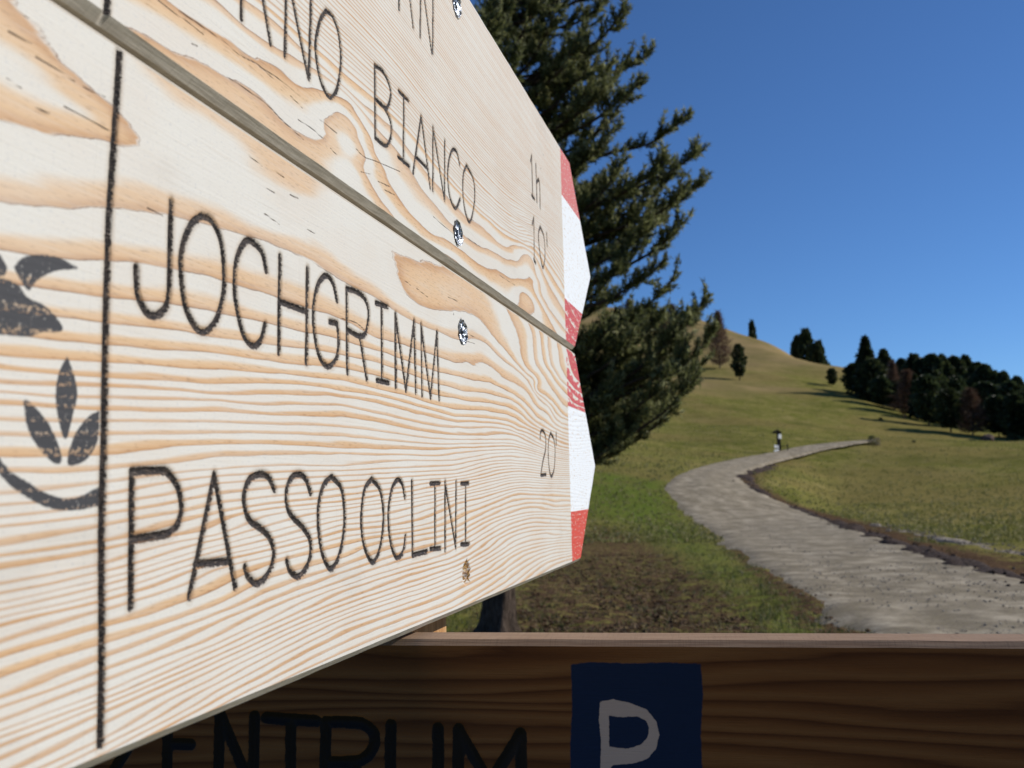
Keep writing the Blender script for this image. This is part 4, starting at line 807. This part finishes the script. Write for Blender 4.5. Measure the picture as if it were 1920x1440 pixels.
for k, pts in {1: [(215, 40), (260, 57), (317, 91), (369, 112), (421, 141), (447, 154), (486, 180), (525, 221), (565, 250), (590, 260), (609, 250), (614, 221), (630, 210), (648, 216), (669, 242), (680, 278), (681, 309), (690, 335), (708, 367), (729, 393), (755, 427), (766, 434), (794, 460), (825, 473), (852, 486), (870, 505), (880, 518)],
   2: [(309, 0), (335, 18), (382, 47), (427, 70), (460, 99), (486, 107), (525, 130), (552, 156), (578, 167), (611, 174), (637, 184), (658, 198), (682, 236), (698, 265), (703, 286), (719, 315), (727, 338), (745, 367), (773, 403), (812, 440), (830, 444), (850, 458), (875, 477), (900, 497), (933, 507), (958, 523), (982, 524)],
   3: [(403, 0), (460, 52), (512, 86), (565, 116), (617, 148), (648, 172), (682, 211), (721, 257), (740, 276), (755, 296), (773, 325), (792, 354), (820, 388), (846, 419), (870, 442), (896, 460), (925, 473), (958, 488), (970, 490), (977, 481), (992, 479)],
   4: [(463, 3), (507, 34), (565, 91), (604, 122), (643, 156), (682, 195), (734, 239), (760, 273), (786, 304), (812, 338), (846, 377), (878, 408), (904, 424), (930, 450), (948, 463), (984, 464), (1000, 476)],
   5: [(512, 16), (565, 65), (617, 109), (682, 167), (734, 213), (773, 252), (825, 317), (865, 361), (890, 387), (922, 416), (969, 450), (995, 461)],
   .75: [(400, 168), (500, 232), (560, 292), (985, 556), (300, 110)], .35: [(655, 280), (660, 320), (672, 360), (700, 400), (650, 345)], .7: [(590, 312), (820, 483), (850, 500)], 1.3: [(930, 545), (900, 520), (960, 555)], 1.15: [(1000, 602), (1010, 622)], .85: [(975, 585)],
   2.01: [(1000, 527), (1008, 557), (1022, 583), (1032, 602)], 3.01: [(1007, 518), (1015, 548), (1033, 582), (1047, 602)], 4.01: [(1018, 510), (1037, 547), (1053, 573)], 5.01: [(1023, 498), (1045, 533), (1060, 558)], 6: [(1028, 490), (1050, 522), (1062, 545)], 8: [(1040, 490), (1058, 520)], 11: [(1050, 480)], 14: [(1052, 462), (1075, 505)]}.items(): up_ph.extend([(x, y, k) for x, y in pts])
for x, y5 in ((512, 16), (617, 109), (734, 213), (825, 317), (890, 387), (969, 450)):
    ytop = 280-1.66*(1050-x)
    for f_ in np.linspace(.06, 1.05, 12): up_ph.append((x, y5+(ytop-y5)*f_, 5+66*f_**1.05))
for f_ in np.linspace(.05, 1, 9): up_ph.append((1045, 452+(272-452)*f_, 15+56*f_)); up_ph.append((1005, 450+(210-450)*f_, 7+64*f_))
leafs = [('emblem_leaf', [(126, 667), (140, 707), (145, 740), (138, 773), (123, 825), (108, 780), (104, 740), (110, 700)]), ('emblem_leaf', [(43, 752), (53, 752), (83, 783), (103, 817), (115, 853), (113, 870), (93, 863), (67, 833), (50, 800)]),
 ('emblem_leaf', [(186, 770), (185, 807), (180, 833), (160, 863), (130, 873), (128, 850), (143, 810), (167, 780)]), ('emblem_petal', [(25, 500), (43, 483), (73, 477), (110, 483), (133, 495), (145, 504), (110, 507), (83, 517), (63, 533), (53, 545), (37, 523)]),
 ('emblem_petal', [(20, 527), (37, 537), (50, 557), (83, 573), (107, 597), (117, 620), (83, 623), (53, 631), (0, 627), (-60, 615), (-70, 560), (-30, 530), (0, 522)]), ('emblem_petal', [(0, 478), (13, 503), (2, 518), (-40, 500), (-70, 470), (-30, 462)])]
emb = []
for nm, P_ in leafs:
    P_ = np.array(P_, float); P_ = catmull(np.vstack([P_, P_[:1]]), 4)[:-1]; emb.append((nm, st_of(P_)))
arc_o = [(-60, 790), (0, 890), (40, 926), (90, 952), (140, 957), (186, 948)]; arc_i = [(186, 912), (140, 934), (95, 928), (50, 903), (5, 868), (-50, 765)]
emb.append(('emblem_arc', st_of(np.vstack([catmull(arc_o, 5), catmull(arc_i, 5)]))))
PAL = dict(tan0=(.665, .5, .325), cream=(.665, .64, .58), cream2=(.65, .605, .535), tan=(.64, .42, .235), tan2=(.5, .275, .125), dark=(.22, .105, .045), grey=.5)
RED = (.56, .085, .09); RED2 = (.62, .075, .05); WHT = (.8, .83, .86)
def t_at(x, y): return float(st_of((x, y))[1])
lr1, lr2 = t_at(1065, 761), t_at(1068, 960); ur1, ur2 = t_at(1054, 366), t_at(1060, 560)
M_EDGE = mat_edge('weathered_board_edge', (.43, .385, .32), (.58, .53, .45), 60)
M_LOW = mat_board('lower_larch_plank', .8945, [(lr1, 1, RED, .62), (lr2, lr1, WHT, .02), (-1, lr2, RED2, .3)], PAL)
M_UPP = mat_board('upper_larch_plank', .8945, [(ur1, 1, (.62, .17, .16), .1), (ur2, ur1, WHT, .02), (-1, ur2, RED, .5)], PAL)
hole = st_of((876, 1074))
low = build_board('arrow_signboard', cols(TIPL), -.07, .1312, 330, out_l, low_strokes, low_cracks, emb, field(low_ph), (M_LOW, M_EDGE), .026, to_world,
   'lower pointed larch board reading JOCHGRIMM PASSO OCLINI with a 20 minute mark', 'signboard', lambda S, T: np.clip(1.0-.35*np.clip((S-.6)/.3, 0, 1)*np.clip((.06-T)/.1, 0, 1), 0, 1),
   [(.8945, lr1, 1, 'red_band'), (.8945, lr2, lr1, 'white_band'), (.8945, -1, lr2, 'red_band')], holes=[(hole[0]-.002, hole[1], .007, .006), (*st_of((867, 623)), .0082, .0075)])
upp = build_board('arrow_signboard', cols(TIPU), .1394, .3295, 330, out_u, up_strokes, up_cracks, [], field(up_ph), (M_UPP, M_EDGE), .026, to_world,
   'upper pointed larch board reading BIANCO with a 1h 10 minute mark', 'signboard', lambda S, T: np.clip(1.0-.3*np.clip((T-.2)/.12, 0, 1), 0, 1),
   [(.8945, ur1, 1, 'red_band'), (.8945, ur2, ur1, 'white_band'), (.8945, -1, ur2, 'red_band')], holes=[(*st_of((858, 438)), .0082, .0075), (*st_of((856, 10)), .0082, .0075)])
# screws, each sunk in torn wood
M_ZINC = mat_plain('zinc_screw', (.3, .33, .38), .3, .55, .95, 700, .5); M_SPL = mat_plain('splinter', (.72, .66, .57), .7, .15)
def screw(px_, parent):
    s, t = st_of(px_); prof = [(.0001, .004), (.0019, .0036), (.0024, .0011), (.0046, .0009), (.0061, .0002), (.0066, -.0003), (.0062, .0018), (.003, .006)]; K = 20; V = []; r_ = np.random.default_rng(int(px_[1]))
    for rad, dp in prof:
        for i in range(K):
            a = i/K*6.283; rr2 = rad*1.18*(1+(.16*math.cos(a*6) if rad < .003 else 0)); V.append(to_world(np.array(s+math.cos(a)*rr2), np.array(t+math.sin(a)*rr2), np.array(dp-.0006+r_.normal(0, .00035))))
    Fq = [(j*K+i, j*K+(i+1) % K, (j+1)*K+(i+1) % K, (j+1)*K+i) for j in range(len(prof)-1) for i in range(K)]+[tuple(range(K))[::-1]]
    o = mesh_obj('screw', np.array(V)-np.array(parent.location), Fq, M_ZINC, parent); 
    SV, SF = [], []
    for i in range(16):
        a = r_.random()*6.283; a2 = a+r_.normal(0, .5); r1 = .0062; b0 = np.array([s+math.cos(a)*r1, t+math.sin(a)*r1]); b1 = b0+np.array([math.cos(a2), math.sin(a2)])*r_.uniform(.001, .003); sd_ = np.array([-math.sin(a), math.cos(a)])*.0005
        pts = [(*(b0+sd_), 0), (*(b0-sd_), 0), (*b1, -r_.uniform(.0005, .0022)), (*b0, -.0006)]
        k = len(SV); SV += [to_world(np.array(p_[0]), np.array(p_[1]), np.array(p_[2])) for p_ in pts]; SF += [(k, k+1, k+2), (k, k+3, k+2), (k+1, k+2, k+3)]
    mesh_obj('splinters', np.array(SV)-np.array(parent.location), SF, M_SPL, parent)
screw((867, 623), low); screw((858, 438), upp); screw((856, 10), upp)
# torn rim of the empty screw hole
s, t = hole; r_ = np.random.default_rng(2); SV, SF = [], []
for i in range(22):
    a = r_.random()*6.283; r1 = .0062*r_.uniform(.7, 1.1); b0 = np.array([s-.002+math.cos(a)*r1, t+math.sin(a)*r1]); b1 = b0+np.array([r_.normal(0, .0014), r_.normal(0, .002)]); sd_ = np.array([-math.sin(a), math.cos(a)])*.0007
    pts = [(*(b0+sd_), .0005), (*(b0-sd_), .0005), (*b1, -r_.uniform(.0003, .0022)), (*b0, .0014)]; k = len(SV)
    SV += [to_world(np.array(p_[0]), np.array(p_[1]), np.array(p_[2])) for p_ in pts]; SF += [(k, k+1, k+2), (k, k+3, k+2), (k+1, k+2, k+3)]
mesh_obj('torn_screw_hole', np.array(SV)-np.array(low.location), SF, mat_plain('torn_wood', (.5, .3, .1), .8, .4, 0, 500), low)
# ------------------------------------------------------------------ post
def mat_post():
    g = G('orange_larch_post'); P = g.obj(); n1 = g.noise(g.vmul(P, (160, 160, 7)), 1, 4, .6); n2 = g.noise(g.vmul(P, (600, 600, 25)), 1, 3, .6)
    c = g.ramp(n1, [(.3, (.3, .13, .045)), (.55, (.5, .27, .11)), (.75, (.6, .38, .19))]); c = g.mix(g.step(n2, .5, .7, 0, .5), c, (.25, .11, .04)); g.bump(n2, .3, .001)
    return g.fin(c, .7, .25)
pc = CAM-NV*(DD+.0265+.046)+DV*.562; b = bmesh.new(); rot = Matrix(((DV[0], -NV[0], 0), (DV[1], -NV[1], 0), (0, 0, 1)))
zt = CAMZ+.31; box(b, (0, 0, zt/2-.15), (.092, .092, zt+.3), rot); bmesh.ops.bevel(b, geom=b.edges[:], offset=.004, segments=2, affect='EDGES')
post = bm_obj('wooden_post', b, mat_post()); post.location = (pc[0], pc[1], 0); tag(post, 'square orange larch post carrying the boards from behind', 'post')
# ------------------------------------------------------------------ parking board under the pointed boards
zt = -.0768
def on_z(x, y, z): q_ = ray(x, y); return CAM+q_*(z/q_[2])
A = on_z(800., 1197.5, zt); B = on_z(1900., 1202., zt); EV = (B-A)*[1, 1, 0]; EV /= np.linalg.norm(EV); MV = np.array([EV[1], -EV[0], 0.]); 
print('parking board', A, B, EV)
# A, B lie on the bevel's outer line: the face is 4 mm nearer
O = A+MV*.003; O[2] = CAMZ
def p_of(p_):
    p_ = np.asarray(p_, float); q_ = ray(p_[..., 0], p_[..., 1]); k = ((O-CAM)@MV)/(q_@MV); Q = CAM+q_*k[..., None]-O; return np.stack([Q@EV, Q[..., 2]], -1)
def p_world(S, T, dep=0): return O+S[..., None]*EV+T[..., None]*ZV-np.asarray(dep)[..., None]*MV
def plines(*L): return [p_of(catmull(np.array(l[1:]), 7) if l[0] == 'c' else np.array(l)) for l in L]
def PT(*L): return ('letter', .0031, plines(*L))
p_strokes = [PT(((110, 1400), (108, 1470)), ((140, 1412), (190, 1476))), PT(((150, 1352), (258, 1352)), ((262, 1368), (196, 1470)), ((196, 1474), (270, 1478))), PT(((314, 1340), (312, 1482)), ((314, 1340), (366, 1343)), ((314, 1395), (357, 1396)), ((312, 1482), (370, 1484))),
 PT(((412, 1338), (408, 1486)), ((412, 1338), (474, 1486)), ((477, 1343), (474, 1486))), PT(((499, 1346), (592, 1352)), ((545, 1350), (544, 1490))), PT(((611, 1354), (608, 1492)), ('c', (611, 1354), (650, 1354), (680, 1358), (700, 1375), (700, 1400), (680, 1424), (650, 1429), (612, 1430)), ((655, 1430), (702, 1493))),
 PT(('c', (733, 1360), (732, 1440), (745, 1484), (776, 1494), (808, 1484), (821, 1440), (821, 1366))), PT(((860, 1368), (858, 1498)), ((860, 1370), (918, 1470)), ((918, 1470), (976, 1376)), ((976, 1376), (978, 1500)))]
blue = ('parking_sign', p_of([(1070, 1246), (1110, 1241), (1180, 1244), (1250, 1242), (1314, 1245), (1318, 1300), (1314, 1380), (1317, 1440), (1316, 1520), (1071, 1518), (1069, 1400), (1073, 1320)]))
OUTP = [(1125, 1315), (1150, 1311), (1180, 1318), (1212, 1330), (1230, 1352), (1236, 1378), (1230, 1405), (1212, 1424), (1185, 1432), (1150, 1434), (1145, 1440), (1146, 1500), (1124, 1500), (1126, 1430), (1127, 1390), (1123, 1350)]
INP = [(1142, 1342), (1165, 1345), (1195, 1343), (1212, 1352), (1217, 1364), (1214, 1384), (1200, 1397), (1178, 1404), (1158, 1402), (1142, 1400)]
def mat_parking():  # wood, blue and white colours lowered to stand in for deeper shade
    g = G('shade_darkened_stained_larch'); st = g.attr('st', True); ph = g.attr('phase')
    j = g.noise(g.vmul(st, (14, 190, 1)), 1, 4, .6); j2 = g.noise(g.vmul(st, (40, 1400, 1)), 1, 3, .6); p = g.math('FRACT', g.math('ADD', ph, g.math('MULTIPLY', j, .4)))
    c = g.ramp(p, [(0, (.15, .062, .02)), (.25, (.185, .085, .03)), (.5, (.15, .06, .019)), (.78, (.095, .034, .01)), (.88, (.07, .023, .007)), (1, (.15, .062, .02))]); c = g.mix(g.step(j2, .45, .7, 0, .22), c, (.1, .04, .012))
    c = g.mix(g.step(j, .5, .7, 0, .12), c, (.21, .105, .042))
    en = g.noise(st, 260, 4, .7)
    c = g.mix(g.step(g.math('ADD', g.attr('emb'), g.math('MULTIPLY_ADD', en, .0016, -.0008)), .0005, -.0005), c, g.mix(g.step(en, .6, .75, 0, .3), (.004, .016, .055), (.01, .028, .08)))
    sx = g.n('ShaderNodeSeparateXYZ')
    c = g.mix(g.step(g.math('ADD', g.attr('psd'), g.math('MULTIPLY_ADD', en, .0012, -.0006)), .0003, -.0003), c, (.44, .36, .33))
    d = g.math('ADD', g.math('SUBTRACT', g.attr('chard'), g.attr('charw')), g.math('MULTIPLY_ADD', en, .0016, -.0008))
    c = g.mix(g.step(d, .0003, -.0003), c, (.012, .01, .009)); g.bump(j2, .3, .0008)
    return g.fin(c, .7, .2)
scp = np.linspace(-.42, .56, 900); lo_p, hi_p = -.2368, zt-.003
Sg = np.repeat(scp[:, None], 150, 1); Tg = np.repeat(np.linspace(lo_p, hi_p, 150)[None], 900, 0)
cdp, whop, cwp = stroke_fields(Sg, Tg, p_strokes, .012); bsd = poly_sd(Sg, Tg, blue[1]); psd = np.maximum(poly_sd(Sg, Tg, p_of(OUTP)), -poly_sd(Sg, Tg, p_of(INP)))
phs = Tg*80+fbm(Sg*1.6, Tg*22, 33, 4)*3.6
dep = np.clip(1-cdp/cwp, 0, 1)**.7*.0024; V = p_world(Sg, Tg, dep).reshape(-1, 3); n0, n1 = Sg.shape; idx = np.arange(n0*n1).reshape(n0, n1)
q = np.stack([idx[:-1, :-1], idx[1:, :-1], idx[1:, 1:], idx[:-1, 1:]], -1).reshape(-1, 4)
at = dict(phase=phs.ravel(), chard=cdp.ravel(), charw=cwp.ravel(), emb=bsd.ravel(), psd=psd.ravel(), st=np.stack([Sg, Tg, Tg*0], -1).reshape(-1, 3))
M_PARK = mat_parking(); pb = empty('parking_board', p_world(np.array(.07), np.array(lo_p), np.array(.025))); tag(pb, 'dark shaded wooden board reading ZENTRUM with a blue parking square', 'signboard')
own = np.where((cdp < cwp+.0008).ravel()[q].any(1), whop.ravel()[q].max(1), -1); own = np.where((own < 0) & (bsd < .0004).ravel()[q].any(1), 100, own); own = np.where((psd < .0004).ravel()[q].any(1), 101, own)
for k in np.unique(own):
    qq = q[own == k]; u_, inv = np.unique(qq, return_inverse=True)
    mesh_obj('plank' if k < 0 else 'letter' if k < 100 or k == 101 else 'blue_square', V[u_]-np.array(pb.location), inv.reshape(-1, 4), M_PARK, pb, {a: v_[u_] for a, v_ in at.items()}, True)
sg = np.linspace(scp[0], scp[-1], 220); ring = [(hi_p, 0), (zt, .003), (zt, .025), (lo_p-.004, .025), (lo_p-.004, .004), (lo_p, 0)]
RV = np.vstack([p_world(sg, np.full(220, t_)+vnoise(sg*30, sg*0, 5)*.0006*(i in (0, 1)), np.full(220, d_)) for i, (t_, d_) in enumerate(ring)]); k = np.arange(219)
RQ = np.vstack([np.stack([j*220+k, j*220+k+1, j*220+220+k+1, j*220+220+k], 1) for j in range(5)])
slv = np.vstack([np.stack([sg, np.full(220, t_), np.full(220, d_)], 1) for t_, d_ in ring])
mesh_obj('edge', RV-np.array(pb.location), RQ, mat_edge('stained_board_edge', (.24, .155, .1), (.33, .23, .155), 30), pb, dict(sl=slv))
for sgn, s_ in ((0, 0), (1, 219)):
    EVv = RV[s_::220]; mesh_obj('end_grain', EVv-np.array(pb.location), [tuple(range(6)) if sgn else tuple(range(6))[::-1]], mat_plain('end_grain', (.4, .25, .13), .8), pb)
